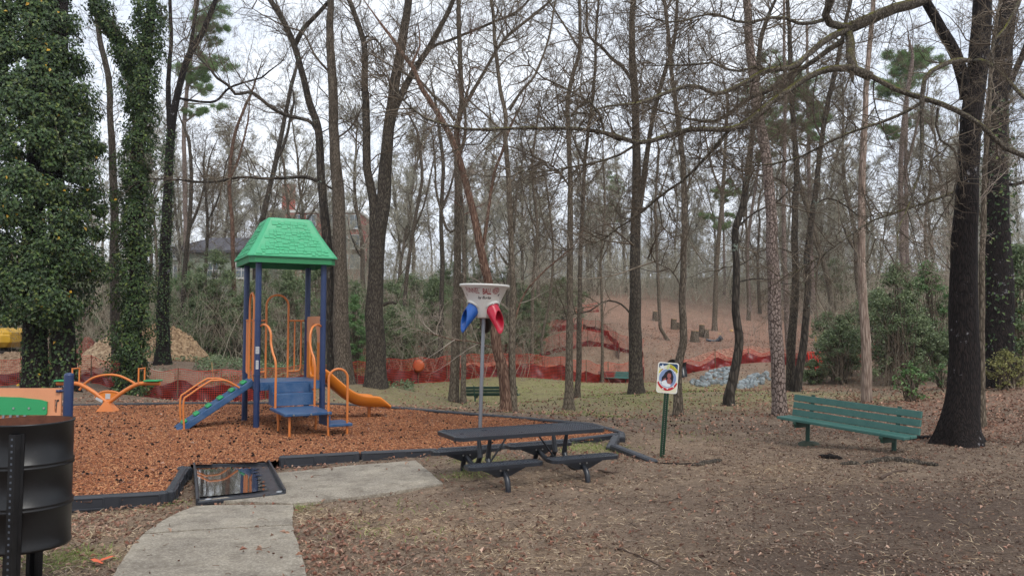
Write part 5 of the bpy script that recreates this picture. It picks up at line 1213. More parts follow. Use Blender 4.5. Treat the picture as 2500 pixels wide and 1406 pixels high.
# --- the two big oaks on the right and the near limbs
g_ = None
big = tree((2345, 1080), 12.3, [([(2345, 1040), (2349, 940), (2352, 800), (2351, 692), (2355, 448), (2362, 299), (2376, 149), (2386, 0)], 74, 50, 10, 5), 
   ([(2362, 240), (2352, 190), (2330, 120), (2300, 70), (2280, 30), (2262, 0)], 34, 26, 8, 1.5),
   ([(2262, -2), (2258, 3), (2183, 22), (2128, 47), (2073, 70)], 26, 27, 18, 0),
   ([(2075, 68, 0), (2048, 65, -.1), (2009, 50, -.3), (2020, 20, -.4), (2028, -30, -.6)], 20, 13, 8, 0),
   ([(2075, 70), (2028, 92, -.2), (1979, 134, -.4), (1939, 169, -.6), (1879, 174, -.8), (1819, 209, -1), (1779, 229, -1.1), (1760, 240, -1.2), (1700, 215, -1.3), (1640, 230, -1.4), (1560, 260, -1.6)], 17, 4, 44, 0),
   ([(2060, 100), (2010, 130, .2), (1979, 156, .3), (1920, 185, .4), (1880, 220, .5), (1840, 235, .6), (1780, 280, .8), (1740, 300, 1)], 15, 5, 26, 0),
   ([(2072, 80), (2077, 125, -.2), (2070, 164, -.3), (2100, 172, -.3), (2122, 184, -.3)], 19, 24, 4, 0),
   ([(2075, 165, -.3), (2082, 190, -.3), (2081, 200, -.3)], 16, 6, 2, 0),
   ([(2075, 166, -.3), (2009, 174, -.5), (1939, 214, -.7), (1874, 259, -.9), (1824, 299, -1.1), (1779, 319, -1.2), (1710, 319, -1.4), (1660, 324, -1.5), (1600, 345, -1.6), (1552, 354, -1.7), (1517, 344, -1.7), (1437, 326, -1.8), (1278, 319, -2), (1198, 322, -2.1), (1104, 314, -2.2), (1029, 289, -2.3)], 17, 3, 64, 0),
   ([(1552, 354, -1.7), (1500, 385, -1.6), (1440, 400, -1.6), (1340, 420, -1.8)], 6, 2, 18, 0),
   ([(1517, 344, -1.7), (1468, 320, -1.7), (1462, 270, -1.8), (1400, 230, -2), (1320, 190, -2.1)], 6, 2, 16, 0),
   ([(1779, 320, -1.2), (1745, 360, -1.1), (1710, 398, -1), (1670, 438, -.9), (1620, 470, -.8), (1560, 520, -.6), (1500, 560, -.5)], 8, 2.5, 30, 0),
   ([(2122, 184, -.3), (2160, 205, -.4), (2198, 224, -.5), (2258, 244, -.6), (2327, 269, -.8), (2392, 309, -1), (2452, 368, -1.1), (2500, 386, -1.2), (2560, 420, -1.3)], 13, 10, 30, 0),
   ([(2258, 245, -.6), (2210, 275, -.5), (2150, 300, -.4), (2090, 320, -.3), (2020, 350, -.2), (1960, 380, 0), (1900, 400, 0)], 8, 3, 30, 0),
   ([(2372, 149), (2335, 150, -.5), (2278, 174, -.7), (2256, 205, -.8), (2252, 239, -.8)], 12, 9, 8, 0),
   ([(2376, 150), (2400, 150, -.5), (2440, 175, -.9), (2500, 240, -1.3)], 10, 6, 14, 0),
   ([(2290, 265, -.6), (2285, 310, -.5), (2300, 350, -.5), (2335, 375, -.5), (2330, 470, -.5)], 6, 3, 10, 0),
   ([(2135, 185, -.3), (2132, 240, -.3), (2145, 290, -.2)], 4, 2, 6, 0),
   ([(2009, 50, -.3), (1960, 60, -.4), (1900, 45, -.5), (1820, 60, -.7), (1740, 40, -.9), (1660, 60, -1)], 9, 3, 34, 0),
   ([(1879, 174, -.8), (1840, 165, -.8), (1790, 175, -.9), (1740, 150, -1), (1680, 160, -1.1)], 7, 3, 22, 0),
   ([(2330, 470, -.3), (2250, 500, -.4), (2130, 540, -.5), (2060, 590, -.5), (1980, 640, -.4)], 6, 2, 22, 0),
   ([(2500, -20, -2), (2460, 60, -2.2), (2420, 110, -2.4), (2430, 170, -2.4)], 8, 3, 16, 0)],
   'big dark oak with flared roots beside the leaning bench, its limbs spreading left', 'bark_oak', 'twig', twl=1.15, twr=.0085, t0=.6, flare=1.5, per=(6, 5), wander=.26, up=.05, rmin=.0016, ext=3, limbs_from=2, limbm='bark_moss')
# recolour the limbs: separate mesh for the mossy arm
tree((2437, 940), 20, [([(2437, 910), (2439, 800), (2440, 692), (2435, 500), (2430, 300), (2445, 150), (2462, 0)], 74, 54, 14), ([(2440, 260), (2490, 150), (2520, 60), (2530, 0)], 16, 12, 10), ([(2435, 440), (2470, 452), (2500, 445), (2540, 430)], 9, 6, 8, 0)],
     'second big dark oak with thin ivy strands, behind the flared one', 'bark_oak', ivy=[(0, 900, .16, .05, .75)], twl=1.7)
tree((2396, 1043), 14, [([(2396, 1010), (2397, 850), (2400, 600), (2404, 400), (2412, 250), (2420, 120), (2440, 0)], 17, 9, 26), ([(2402, 560), (2385, 490), (2375, 430), (2395, 360)], 4, 2, 8, 0), ([(2400, 690), (2360, 700), (2330, 670)], 4, 2, 8, 0)],
     'thin brown trunk squeezed between the two big oaks', 'bark_brown', 'twig_pale', twl=1.2, twr=.008)
for (x_, y_, Y_, pts, w0, w1, lab, bk) in (
    (2202, 800, 44, [(2202, 760), (2200, 560), (2198, 430), (2208, 280), (2225, 170)], 17, 8, 'distant pine trunk between the pale dead trunk and the big oak', 'bark_pine'),
    (1745, 805, 60, [(1745, 780), (1752, 640), (1766, 480), (1775, 340), (1780, 250)], 13, 6, 'distant slim trunk on the reddish slope behind the stumps', 'bark_brown'),
    (1828, 790, 66, [(1828, 760), (1824, 650), (1820, 500), (1812, 420)], 9, 4, 'thin far trunk on the reddish slope left of the plated pine', 'bark_brown'),
    (1855, 770, 70, [(1855, 740), (1852, 640), (1856, 540)], 9, 4, 'short far trunk on the slope just left of the plated pine', 'bark_grey'),
    (2035, 800, 46, [(2035, 790), (2025, 700), (2010, 640), (1990, 560), (1960, 470)], 15, 9, 'bent trunk leaning left behind the crossing pair', 'bark_brown'),
    (1075, 830, 44, [(1075, 800), (1078, 640), (1074, 520), (1080, 400), (1066, 280)], 14, 7, 'dark trunk behind the brush left of the slim dark trunk', 'bark_dark'),
    (1298, 850, 46, [(1298, 820), (1300, 700), (1310, 560), (1296, 420), (1308, 300)], 10, 5, 'thin trunk in the brush right of the funnel ball', 'bark_brown'),
    (1330, 855, 47, [(1322, 830), (1345, 720), (1352, 600), (1340, 480)], 8, 4, 'leaning sapling in the brush between funnel ball and centre trunks', 'bark_brown'),
    (1470, 900, 46, [(1470, 870), (1470, 760), (1466, 640), (1475, 520), (1470, 400)], 8, 4, 'thin sapling at the left end of the far teal bench', 'bark_brown'),
    (445, 880, 48, [(445, 850), (448, 700), (462, 560), (470, 440), (466, 350)], 14, 7, 'ivy flecked slim trunk in front of the grey green house', 'bark_dark'),
    (575, 880, 48, [(575, 850), (572, 700), (568, 560), (560, 440), (572, 330), (600, 250)], 13, 6, 'reddish brown slim trunk left of the green roof', 'bark_red'),
    (640, 870, 46, [(625, 830), (625, 640), (640, 540), (672, 400), (700, 270), (715, 200)], 18, 8, 'mossy forked trunk rising behind the green roof', 'bark_lichen'),
    (500, 880, 50, [(500, 850), (502, 700), (508, 540), (500, 420)], 10, 5, 'ivy clad sapling behind the dirt mound', 'bark_dark'),
    (690, 870, 52, [(690, 850), (700, 700), (705, 560), (690, 400)], 10, 5, 'slim trunk hidden behind the play tower', 'bark_brown'),
    (985, 880, 48, [(985, 850), (990, 700), (1010, 560), (1030, 430), (1020, 320)], 12, 6, 'slim trunk in the brush right of the V shaped trunk', 'bark_grey'),
    (1640, 850, 55, [(1612, 800), (1605, 650), (1600, 500), (1608, 380)], 9, 5, 'thin far trunk left of the crooked trunk by the sign', 'bark_brown'),
    (2260, 880, 40, [(2262, 840), (2270, 700), (2258, 560), (2275, 430)], 8, 4, 'thin sapling in the green brush left of the big oak', 'bark_brown')):
    s2_ = -1 if random.random() < .5 else 1; m_ = pts[len(pts)//2]
    tree((x_, y_), Y_, [(pts, w0, w1, 26, 0), ([m_, (m_[0]+25*s2_, m_[1]-60), (m_[0]+45*s2_, m_[1]-150)], w0*.5, w1*.4, 10, 0)], lab, bk, twl=2.4, twr=.016, t0=.3, rmin=.004, per=(6, 5, 3), flare=.6)

# ------------------------------------------------------------------ bare woodland behind: a few prototypes copied many times
def proto(seed, H, r0, spread, n1=26, lean=.05, name='bare_tree', conif=False):
    g = np.random.default_rng(seed); K = 14; p = np.zeros((K+1, 3)); d = np.array([g.normal()*lean, g.normal()*lean, 1.])
    for i in range(K): d = nrm((d+g.normal(size=3)*.05+np.array([0, 0, .05]))[None])[0]; p[i+1] = p[i]+d*H/K
    p[:, 2] -= .2
    V, Fc = limbmesh(p, r0, r0*.22, 8, .3, seed); parts = [(V, Fc)]
    a, b_, c = sidebranches(p, n1, .28, g, spread, .55, .6); m1 = polylines(a, b_, c, 6, .15, .06, g); rr = (r0*.34*(1.1-.6*g.random(len(a))))[:, None]*np.linspace(1, .3, 7)[None]
    parts.append(tubes(m1, rr, 5)); V, Fc = join(parts); tm = npmesh('trunk', V, Fc, True)
    st, dd, ll, idx, t = children(m1, c, 9, .1, .7, .45, g); a2, b2, c2 = sidebranches(p, 20, .6, g, spread*.5, .5, .8)
    st = np.concatenate([st, a2]); dd = np.concatenate([dd, b2]); ll = np.concatenate([ll, c2])
    V, Fc = twigset(st, dd, ll, .016, 3, g, .2, .05, (8, 6), 4, .0075); return tm, npmesh('crown', V, Fc, True)
protos = [proto(200+i, *a) for i, a in enumerate([(15, .17, 3.4), (17, .20, 3.8), (13, .13, 2.8), (18, .22, 4.0), (12, .11, 2.4), (14, .15, 3.0)])]
for tm, cm in protos:
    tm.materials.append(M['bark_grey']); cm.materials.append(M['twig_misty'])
g = np.random.default_rng(99); placed = 0
FARL = 'grey bare tree in the far woodland behind the play area'
def put(pair, x, y, s_, label, group, name='bare_tree', rz=0, sink=0):
    tm, cm = pair; z_ = g1(x, y)-sink; e = empty(name, (x, y, z_), label, 'tree', group, rz); e.scale = (s_, s_, s_)
    for nm, me in (('trunk', tm), ('crown', cm)):
        o = bpy.data.objects.new(nm, me); C.objects.link(o); o.parent = e
    return e
for k in range(700):
    y = g.uniform(52, 128); x = g.uniform(-.78, .78)*y
    pxx = 1250+x/y*F
    if placed >= 135: break
    if y < 78 and 1330 < pxx < 1960: continue       # the cleared slope
    if y < 60 and pxx < 600: continue
    if (655 < pxx < 880 and y < 108 and g.random() < .75): continue
    if pxx < 560 and g.random() < .3: continue
    put(protos[g.integers(0, 6)], float(x), float(y), float(g.uniform(.72, 1.2)), FARL, 'bare trees of the far woodland', rz=float(g.uniform(0, 6.28))); placed += 1
# thickets of bare brush and a misty mass of twigs: nobody could count them
def thicket(n, ylo, yhi, cond, h, label, mat, seed, r0=.012, name='brush', dens=(4, 3), rmin=.005):
    g = np.random.default_rng(seed); y = g.uniform(ylo, yhi, n); x = g.uniform(-.76, .76, n)*y; pxx = 1250+x/y*F; k = cond(pxx, y, g); x, y = x[k], y[k]
    st = np.stack([x, y, gz(x, y)-.05], 1); dd = np.stack([g.normal(size=len(x))*.35, g.normal(size=len(x))*.35, np.ones(len(x))], 1)
    V, Fc = twigset(st, dd, h*(.4+.9*g.random(len(x))), r0*(.5+g.random(len(x))), 3, g, .16, .03, dens, 5, rmin, .5, .7)
    return setp(link(name, npmesh(name, V, Fc, True), mat), label, 'brush', kind='stuff')
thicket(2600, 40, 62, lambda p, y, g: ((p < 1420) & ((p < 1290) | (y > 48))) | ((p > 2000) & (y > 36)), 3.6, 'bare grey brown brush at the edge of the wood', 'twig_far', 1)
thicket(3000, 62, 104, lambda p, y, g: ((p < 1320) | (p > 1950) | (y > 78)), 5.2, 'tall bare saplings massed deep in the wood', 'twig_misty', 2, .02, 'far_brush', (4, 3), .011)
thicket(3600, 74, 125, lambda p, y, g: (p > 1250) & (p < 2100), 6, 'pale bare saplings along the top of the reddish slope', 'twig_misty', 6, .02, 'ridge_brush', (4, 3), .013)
thicket(1700, 46, 78, lambda p, y, g: (p > 1330) & (p < 2000), 2.2, 'sparse dry saplings on the cleared slope', 'twig_pale', 3, .008, 'slope_saplings', (3, 2), .004)
thicket(420, 24, 40, lambda p, y, g: ((p > 1990) & (p < 2330) & (y > 25)) | (p > 2420), 1.8, 'low tangled brush at the right edge of the clearing', 'twig', 4, .007, 'low_brush', (5, 4), .003)
thicket(170, 36, 44, lambda p, y, g: (p > -40) & (p < 380), 1.4, 'low bare weeds around the ivy trees', 'twig_pale', 5, .006, 'weeds', (4, 3), .003)

# ------------------------------------------------------------------ evergreen shrubs
def shrub(px, py, Y, wpx, hpx, label, mat='shrub', n=5200, lf=.085, seed=0, group=None, dens=1.0, name='evergreen_shrub'):
    g = np.random.default_rng(seed+abs(int(px*7+Y))); b_ = P(px, py, Y); s_ = Y/F; z0 = g1(b_[0], b_[1]); e = empty(name, (b_[0], b_[1], z0), label, 'shrub', group)
    w_, h_ = wpx*s_/2, hpx*s_; nc = max(12, int(90*dens)); cs, ns, tips = [], [], []
    for k in range(nc):
        t = g.random()**.8; a = g.uniform(0, 2*math.pi); rr = math.sqrt(g.random()); prof = math.sin(min(1, .18+.9*t)*math.pi)**.5 if t > .5 else .75+.25*t
        c = np.array([w_*1.1*rr*prof*math.cos(a), w_*.8*rr*prof*math.sin(a), h_*(.04+.92*t)]); R_ = g.uniform(.10, .30)*min(w_, h_*.6); tips.append(c)
        m_ = int(n*2.4/nc*g.uniform(.5, 1.5)); v_ = nrm(g.normal(size=(m_, 3))); v_[:, 2] *= .55; cs.append(c+v_*R_*np.abs(g.normal(size=(m_, 1)))*.8); ns.append(v_*.8+np.array([0, -.2, .6]))
    cs, ns = np.concatenate(cs), np.concatenate(ns); V, Fc = leaves(cs, ns, np.full(len(cs), lf*1.15), g, .5, .15); link('foliage', npmesh('foliage', V, Fc), mat, e)
    tips = np.array(tips); st = np.stack([g.normal(size=nc)*.15*w_, g.normal(size=nc)*.15*w_, np.zeros(nc)], 1); pts = np.stack([st+(tips-st)*q+np.array([0, 0, .12*h_*math.sin(q*3.1)])+g.normal(size=(nc, 3))*.05*w_*(0 < q < 1) for q in np.linspace(0, 1, 6)], 1)
    V, Fc = tubes(pts, np.tile(np.linspace(.022, .006, 6), (nc, 1)), 4); link('stems', npmesh('stems', V, Fc, True), 'twig', e); return e
SH = 'evergreen shrubs at the wood edge'
g = np.random.default_rng(61)
for k in range(52):
    px = g.uniform(-60, 1330) if k < 40 else g.uniform(1990, 2320); Y = g.uniform(45, 62) if k < 40 else g.uniform(34, 50); x_ = (px-1250)/F*Y; z_ = g1(x_, Y); py = 800-(z_-CAMZ)*F/Y
    SHX = ('loose grey green shrub among the trunks behind the fence', 'evergreen shrubs scattered in the wood')
    GL = (px, py, Y, g.uniform(70, 150), g.uniform(70, 190), int(g.uniform(2200, 4200)))
    try: EXTRA.append(GL)
    except NameError: EXTRA = [GL]
for i_, (px, py, Y, w_, h_, lab, mt, n_, lf_s) in enumerate([
    (520, 885, 47, 150, 270, 'tall grey green shrub left of the play tower', 'shrub', 9000, .085),
    (610, 890, 44, 130, 200, 'grey green shrub behind the left post of the play tower', 'shrub', 7000, .085),
    (700, 890, 46, 170, 240, 'dense shrub seen through the play tower', 'shrub', 9000, .085),
    (450, 800, 56, 130, 140, 'yellow green shrub below the grey green house', 'shrub_green', 4000, .10),
    (865, 880, 40, 90, 210, 'bright green holly between the two trunks right of the tower', 'shrub_green', 6500, .075),
    (960, 895, 44, 150, 170, 'dark shrub right of the V shaped trunk', 'shrub', 8000, .08),
    (1060, 880, 47, 170, 230, 'tall dark shrub left of the funnel ball', 'shrub', 9000, .085),
    (1180, 870, 50, 150, 200, 'grey green shrub straight behind the funnel ball', 'shrub', 8000, .085),
    (1290, 865, 50, 110, 190, 'dark shrub right of the funnel ball', 'shrub', 7000, .085),
    (1375, 800, 62, 120, 110, 'low shrub above the upper fence on the hill', 'shrub', 4000, .10),
    (1000, 780, 60, 240, 130, 'broad pale shrub high in the wood behind the V shaped trunk', 'shrub', 7000, .11),
    (780, 790, 60, 200, 150, 'broad shrub high in the wood behind the play tower', 'shrub', 7000, .11),
    (2195, 950, 33, 180, 300, 'large dark green shrub left of the big oak', 'shrub', 8000, .085),
    (2270, 930, 36, 130, 260, 'tall green shrub close to the big oak', 'shrub_green', 7000, .08),
    (2060, 900, 38, 120, 130, 'bluish low shrub left of the pale dead trunk', 'shrub', 5000, .08),
    (2140, 760, 46, 160, 150, 'grey green shrub below the far road', 'shrub', 6000, .095),
    (1985, 915, 36, 70, 60, 'small blue green shrub at the end of the right fence', 'shrub', 1800, .075),
    (2490, 800, 30, 130, 330, 'dark shrub filling the gap at the right edge', 'shrub', 8000, .085),
    (2040, 720, 70, 140, 130, 'olive shrub on the slope behind the crossing pair', 'shrub', 3500, .12),
    (20, 850, 44, 160, 160, 'dark shrub behind the yellow excavator', 'shrub', 4000, .09)]):
    shrub(px, py, Y, w_, h_, lab, mt, n_, lf_s, i_, SH)
for (px, py, Y, w_, h_, n_) in EXTRA: shrub(px, py, Y, w_, h_, SHX[0], 'shrub', n_, .085, 70, SHX[1])
shrub(2225, 1010, 19.5, 90, 95, 'small bright green leafy sapling between the leaning bench and the big oak', 'shrub_green', 260, .075, 50, dens=.5)
shrub(2460, 1000, 19, 110, 95, 'yellow green weedy bush at the right edge', 'shrub_yellow', 1100, .05, 51, dens=.8)
shrub(2300, 960, 22, 60, 60, 'little green sprig just left of the big oak', 'shrub_green', 200, .06, 52, dens=.4)
# ground ivy around the left trunks: stuff
g = np.random.default_rng(8); n_ = 26000; y = g.uniform(34, 52, n_); pxx = g.uniform(380, 1010, n_); x = (pxx-1250)/F*y; z = gz(x, y); k = vnoise(x, y, .2, 12) > -.35; x, y, z = x[k], y[k], z[k]
V, Fc = leaves(np.stack([x, y, z+.05+.25*g.random(len(x))**2], 1), np.tile([0, -.3, 1.], (len(x), 1)), np.full(len(x), .13), g, .7, 0); setp(link('ground_ivy', npmesh('ground_ivy', V, Fc), 'shrub'), 'dark ground ivy under the trees behind the play tower', 'ground ivy', kind='stuff')

# ------------------------------------------------------------------ pines: needle clumps
def needles(cen, R_, n, g, size):
    v_ = nrm(g.normal(size=(n, 3))); p = cen+v_*R_*(g.random((n, 1))**.5)*np.array([1, 1, .6]); d = nrm(g.normal(size=(n, 3))+np.array([0, 0, .5])); sd = nrm(np.cross(d, g.normal(size=(n, 3))))*size*.045
    L = d*(size*(.6+.7*g.random(n)))[:, None]
    V = np.stack([p-sd, p+sd, p+L+sd*.5, p+L-sd*.5], 1).reshape(-1, 3); o = np.arange(n)[:, None]*4; return V, o+np.array([[0, 1, 2, 3]])
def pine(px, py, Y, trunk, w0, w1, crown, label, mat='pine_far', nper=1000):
    """crown: list of (px,py,rpx)"""
    g = np.random.default_rng(int(px+Y*3)); s_ = Y/F; b_ = P(px, py, Y); z0 = g1(b_[0], b_[1]); off = np.array([b_[0], b_[1], z0]); e = empty('pine_tree', off, label, 'tree')
    tr_ = [(px, py)]+trunk; pl = trace(tr_, Y); parts = [limbmesh(pl-off, w0*s_/2, w1*s_/2, 9, .2, 3)]; nd_ = []
    for (cx, cy, cr) in crown:
        c = P(cx, cy, Y+g.normal()*cr*s_*.8)-off; R_ = cr*s_
        i_ = np.argmin(np.abs((pl-off)[:, 2]-(c[2]-R_*.6))); a = (pl-off)[i_]; q = np.stack([a+(c-a)*t+np.array([0, 0, .1*R_*math.sin(t*3)]) for t in np.linspace(0, 1, 6)]); parts.append(limbmesh(q, w1*s_*.22+.015, .012, 5, 0, 1))
        for k in range(7):
            cc = c+g.normal(size=3)*R_*.5*np.array([1, 1, .5]); nd_.append(needles(cc, R_*.36, nper//7, g, .28))
    V, Fc = join(parts); link('trunk', npmesh('trunk', V, Fc, True), 'bark_pine', e); V, Fc = join(nd_); link('crown', npmesh('crown', V, Fc), mat, e)
g = np.random.default_rng(31)
def cl(cx, cy, rx, ry, n, r): return [(cx+g.normal()*rx*.5, cy+g.normal()*ry*.5, r*g.uniform(.7, 1.3)) for _ in range(n)]
pine(1985, 760, 62, [(1980, 600), (1975, 400), (1972, 200), (1970, 60)], 12, 6, cl(1935, 210, 70, 70, 20, 26)+cl(1990, 290, 60, 50, 14, 22)+cl(1890, 330, 50, 40, 8, 20), 'tall green pine crown seen behind the crossing pair of trunks')
pine(1830, 760, 66, [(1826, 600), (1850, 420), (1870, 250)], 9, 5, cl(1890, 330, 50, 60, 12, 22)+cl(1860, 250, 30, 40, 5, 20), 'green pine left of the crossing pair, half hidden by limbs')
pine(2215, 720, 64, [(2214, 560), (2212, 360), (2218, 200), (2222, 100)], 11, 5, cl(2220, 150, 60, 40, 18, 26)+cl(2190, 210, 70, 30, 12, 24)+cl(2240, 290, 40, 30, 6, 18)+cl(2170, 320, 30, 15, 4, 16), 'round topped green pine between pale dead trunk and big oak')
pine(1768, 720, 80, [(1768, 600), (1766, 500)], 7, 4, cl(1770, 470, 26, 30, 8, 18)+cl(1760, 540, 30, 30, 6, 16), 'small far pine above the reddish slope')
pine(1490, 700, 95, [(1490, 600), (1490, 480)], 7, 4, cl(1492, 460, 26, 22, 9, 17)+cl(1490, 520, 34, 26, 9, 16), 'small far pine above the trees in the centre')
pine(470, 880, 60, [(455, 600), (450, 300), (470, 100), (480, -60)], 13, 8, cl(510, 60, 50, 50, 10, 26)+cl(500, 170, 60, 30, 9, 24)+cl(470, 210, 50, 20, 5, 20)+cl(480, 270, 40, 12, 4, 14), 'dark pine boughs right of the ivy column at the top left')
HAZE = .0003
# ------------------------------------------------------------------ orange safety fences
def netmat(name, c1, c2):
    m, nt, b = newmat(name); v = coords(nt); n1 = noise(nt, v, 1.2, 3, .6)
    nt.links.new(ramp(nt, n1, [(.3, s2l(c1)), (.7, s2l(c2))]), b.inputs['Base Color']); b.inputs['Roughness'].default_value = .5
    return m
M['net'] = netmat('orange_net', (172,36,28), (212,68,40)); M['net_red'] = netmat('red_net', (164,28,28), (198,50,40))
m, nt, b = newmat('silt_fabric'); v = coords(nt); n1 = noise(nt, v, 2, 4, .6); nt.links.new(ramp(nt, n1, [(.3, s2l((24,10,13))), (.7, s2l((54,20,26)))]), b.inputs['Base Color']); b.inputs['Roughness'].default_value = .35; M['silt'] = m
M['stake'] = paint('stake_wood', (116,92,70), (84,66,52), .85, 8, 40, .3)
def fence(pts, H, label, silt=.62, matn='net', cell=.085, sag=.10, seed=0, step=1.9, bar=.0135, slump=0.0):
    """pts: (px, py_base, Y)"""
    g = np.random.default_rng(seed); w_ = []
    for (px, py, Y) in pts: q = P(px, py, Y); w_.append([q[0], q[1]])
    w_ = np.array(w_); L = np.concatenate([[0], np.cumsum(np.linalg.norm(np.diff(w_, axis=0), axis=1))]); n_ = int(L[-1]/cell); t = np.linspace(0, L[-1], n_+1)
    x = np.interp(t, L, w_[:, 0]); y = np.interp(t, L, w_[:, 1]); z = gz(x, y); tx = np.gradient(x); ty = np.gradient(y); tt = np.hypot(tx, ty); nx, ny = -ty/tt, tx/tt
    top = H-sag*np.abs(np.sin(t/step*math.pi))**1.5*(1+.6*vnoise(t, t*0, .3, seed+1))-slump*(.5+.5*vnoise(t, t*0, .08, seed+5))
    q0 = P(*pts[0][:2], pts[0][2]); root = empty('safety_fence', (q0[0], q0[1], z[0]), label, 'fence'); off = np.array([q0[0], q0[1], z[0]])
    R_ = int(H/cell)
    def pt(i, f):   # i index array, f 0..1 of the height
        wv = .07*np.sin(t[i]*2.1+f*3+seed)+.04*np.sin(t[i]*5.3-f*5)
        return np.stack([x[i]+nx[i]*wv, y[i]+ny[i]*wv, z[i]+.02+f*top[i]], -1)-off
    Vs, Fs, o = [], [], 0
    idx = np.arange(n_+1)
    for r in range(R_+1):
        f = r/R_; a = pt(idx, np.full(n_+1, f)); b_ = a+np.array([0, 0, bar*(1.8 if r in (0, R_) else 1)]); V = np.stack([a, b_], 1).reshape(-1, 3)
        i = np.arange(n_)*2; Fs.append(np.stack([i, i+2, i+3, i+1], 1)+o); Vs.append(V); o += len(V)
    dx = np.stack([tx/tt, ty/tt, tx*0], 1)*bar*.7
    for f0 in range(6):
        a = pt(idx, np.full(n_+1, f0/6)); b_ = pt(idx, np.full(n_+1, (f0+1)/6)); V = np.stack([a, a+dx, b_+dx, b_], 1).reshape(-1, 3); i = np.arange(n_+1)[:, None]*4
        Fs.append(i+np.array([[0, 1, 2, 3]])+o); Vs.append(V); o += len(V)
    link('netting', npmesh('netting', np.concatenate(Vs), np.concatenate(Fs)), matn, root)
    if silt:
        K = 6; Vs = []
        sh_ = np.clip(silt+.10*vnoise(t, t*0, .22, seed+9)-.10*np.abs(np.sin(t/step*math.pi)), .1, 1.02)
        for r in range(K+1):
            f = sh_*r/K; wv = .07*np.sin(t*2.1+f*3+seed)+.04*np.sin(t*5.3-f*5)+.035+.03*np.sin(t*9+r*1.1)
            Vs.append(np.stack([x+nx*wv, y+ny*wv, z+f*top], 1)-off)
        V = np.concatenate(Vs); i = np.arange(n_)[None]+(np.arange(K)*(n_+1))[:, None]; Fc = np.stack([i, i+1, i+n_+2, i+n_+1], -1).reshape(-1, 4); link('silt_fabric', npmesh('silt_fabric', V, Fc, True), 'silt', root)
    for s_ in np.arange(0, L[-1]+.01, step):
        i = min(n_, int(s_/cell)); mb = MB(); p_ = np.array([x[i], y[i], z[i]])-off; mb.box(p_+np.array([0, 0, H*.5]), (.035, .035, H*1.12), rotz(g.uniform(0, 1.5))@rotx(g.normal()*.03)); mb.build('stake', 'stake', root)
    return root
fence([(345, 985, 31), (480, 987, 30), (600, 984, 31), (740, 975, 33.5), (880, 950, 37), (945, 942, 38), (1000, 940, 39), (1100, 930, 41), (1180, 922, 43), (1280, 919, 44), (1400, 930, 44.5), (1480, 937, 46.5), (1572, 942, 47)], 1.32, 'long orange netting fence with dark sheeting sweeping behind the play area', .62, 'net', seed=1)
fence([(-40, 950, 34), (60, 950, 34), (190, 955, 33), (285, 960, 32), (345, 975, 32)], 1.15, 'orange netting fence seen between the ivy trunks at the left', .5, 'net', seed=2)
fence([(870, 925, 46), (940, 915, 48), (1080, 905, 50), (1180, 900, 52), (1290, 897, 53), (1400, 903, 53), (1474, 912, 53), (1572, 925, 51)], 1.2, 'second orange fence running behind the long one', .35, 'net_red', seed=3)
fence([(1612, 890, 44), (1667, 893, 45), (1720, 899, 45), (1784, 906, 45), (1880, 905, 45), (1960, 915, 43), (2012, 925, 42), (2090, 930, 42), (2200, 935, 42)], 1.05, 'sagging red orange fence behind the pale rocks', .8, 'net_red', seed=4, sag=.3, slump=.25)
fence([(1300, 842, 57), (1360, 836, 58), (1420, 838, 58), (1470, 846, 56), (1505, 862, 53), (1512, 880, 51)], 1.0, 'orange and dark fence bending down the hill in the centre', .6, 'net_red', seed=5, slump=.2)
fence([(1330, 800, 64), (1400, 792, 66), (1462, 788, 67)], .9, 'short orange fence at the top of the hill in the centre', .3, 'net', seed=6, slump=.2)
# orange disc shaped bag hung on the fence
q = P(1021, 893, 39.3); e = MB(); e.lathe([(0, .05), (.12, .045), (.2, .03), (.3, .0), (.18, -.03), (0, -.035)], 20); e.v = [(a*(1+.08*math.sin(5*a+3*b_)), c, b_*1.15) for a, b_, c in e.v]
o = e.build('plastic_cover', paint('cover_orange', (206,96,50), (180,80,44), .45, 3, 40, .2)); o.location = tuple(q); setp(o, 'round orange plastic cover hanging on the long fence', 'cover')
# bright folded flap of netting at the right end
q = P(1975, 930, 41); mb = MB(); g = np.random.default_rng(3); n0 = 9
for k in range(7): a = k*.16; mb.tube([(a, .05*math.sin(k*2), 0), (a+.05, .1*math.sin(k*3), .5), (a-.02, .05*math.cos(k), 1.05)], .035, 4)
for k in range(9): mb.tube([(0, .03, .08+k*.12), (.5, .1, .10+k*.12), (1.0, -.02, .05+k*.12)], .018, 4)
o = mb.build('bundled_netting', paint('net_bright', (236,50,30), (250,80,40), .4)); o.location = (q[0], q[1], g1(q[0], q[1])); setp(o, 'bright red bundled netting at the right end of the sagging fence', 'netting')
# black sheet bundle at the left end of the right fence
q = P(1645, 897, 43.5); mb = MB(); secs = []
for k in range(9):
    u = k/8; secs.append([np.array([-.35+1.1*u, .12*math.sin(u*9)+.14*math.sin(t_*2.5), (.55+.55*math.sin(t_*1.0))*1.0+.1*math.sin(u*6)]) for t_ in np.linspace(-1.5, 1.6, 10)])
mb.loft(secs); o = mb.build('black_sheeting', paint('sheeting', (30,32,36), (60,62,68), .3, 3, 10, .4)); o.location = (q[0], q[1], g1(q[0], q[1])); setp(o, 'crumpled black plastic sheeting hung beside the sign top', 'sheeting')

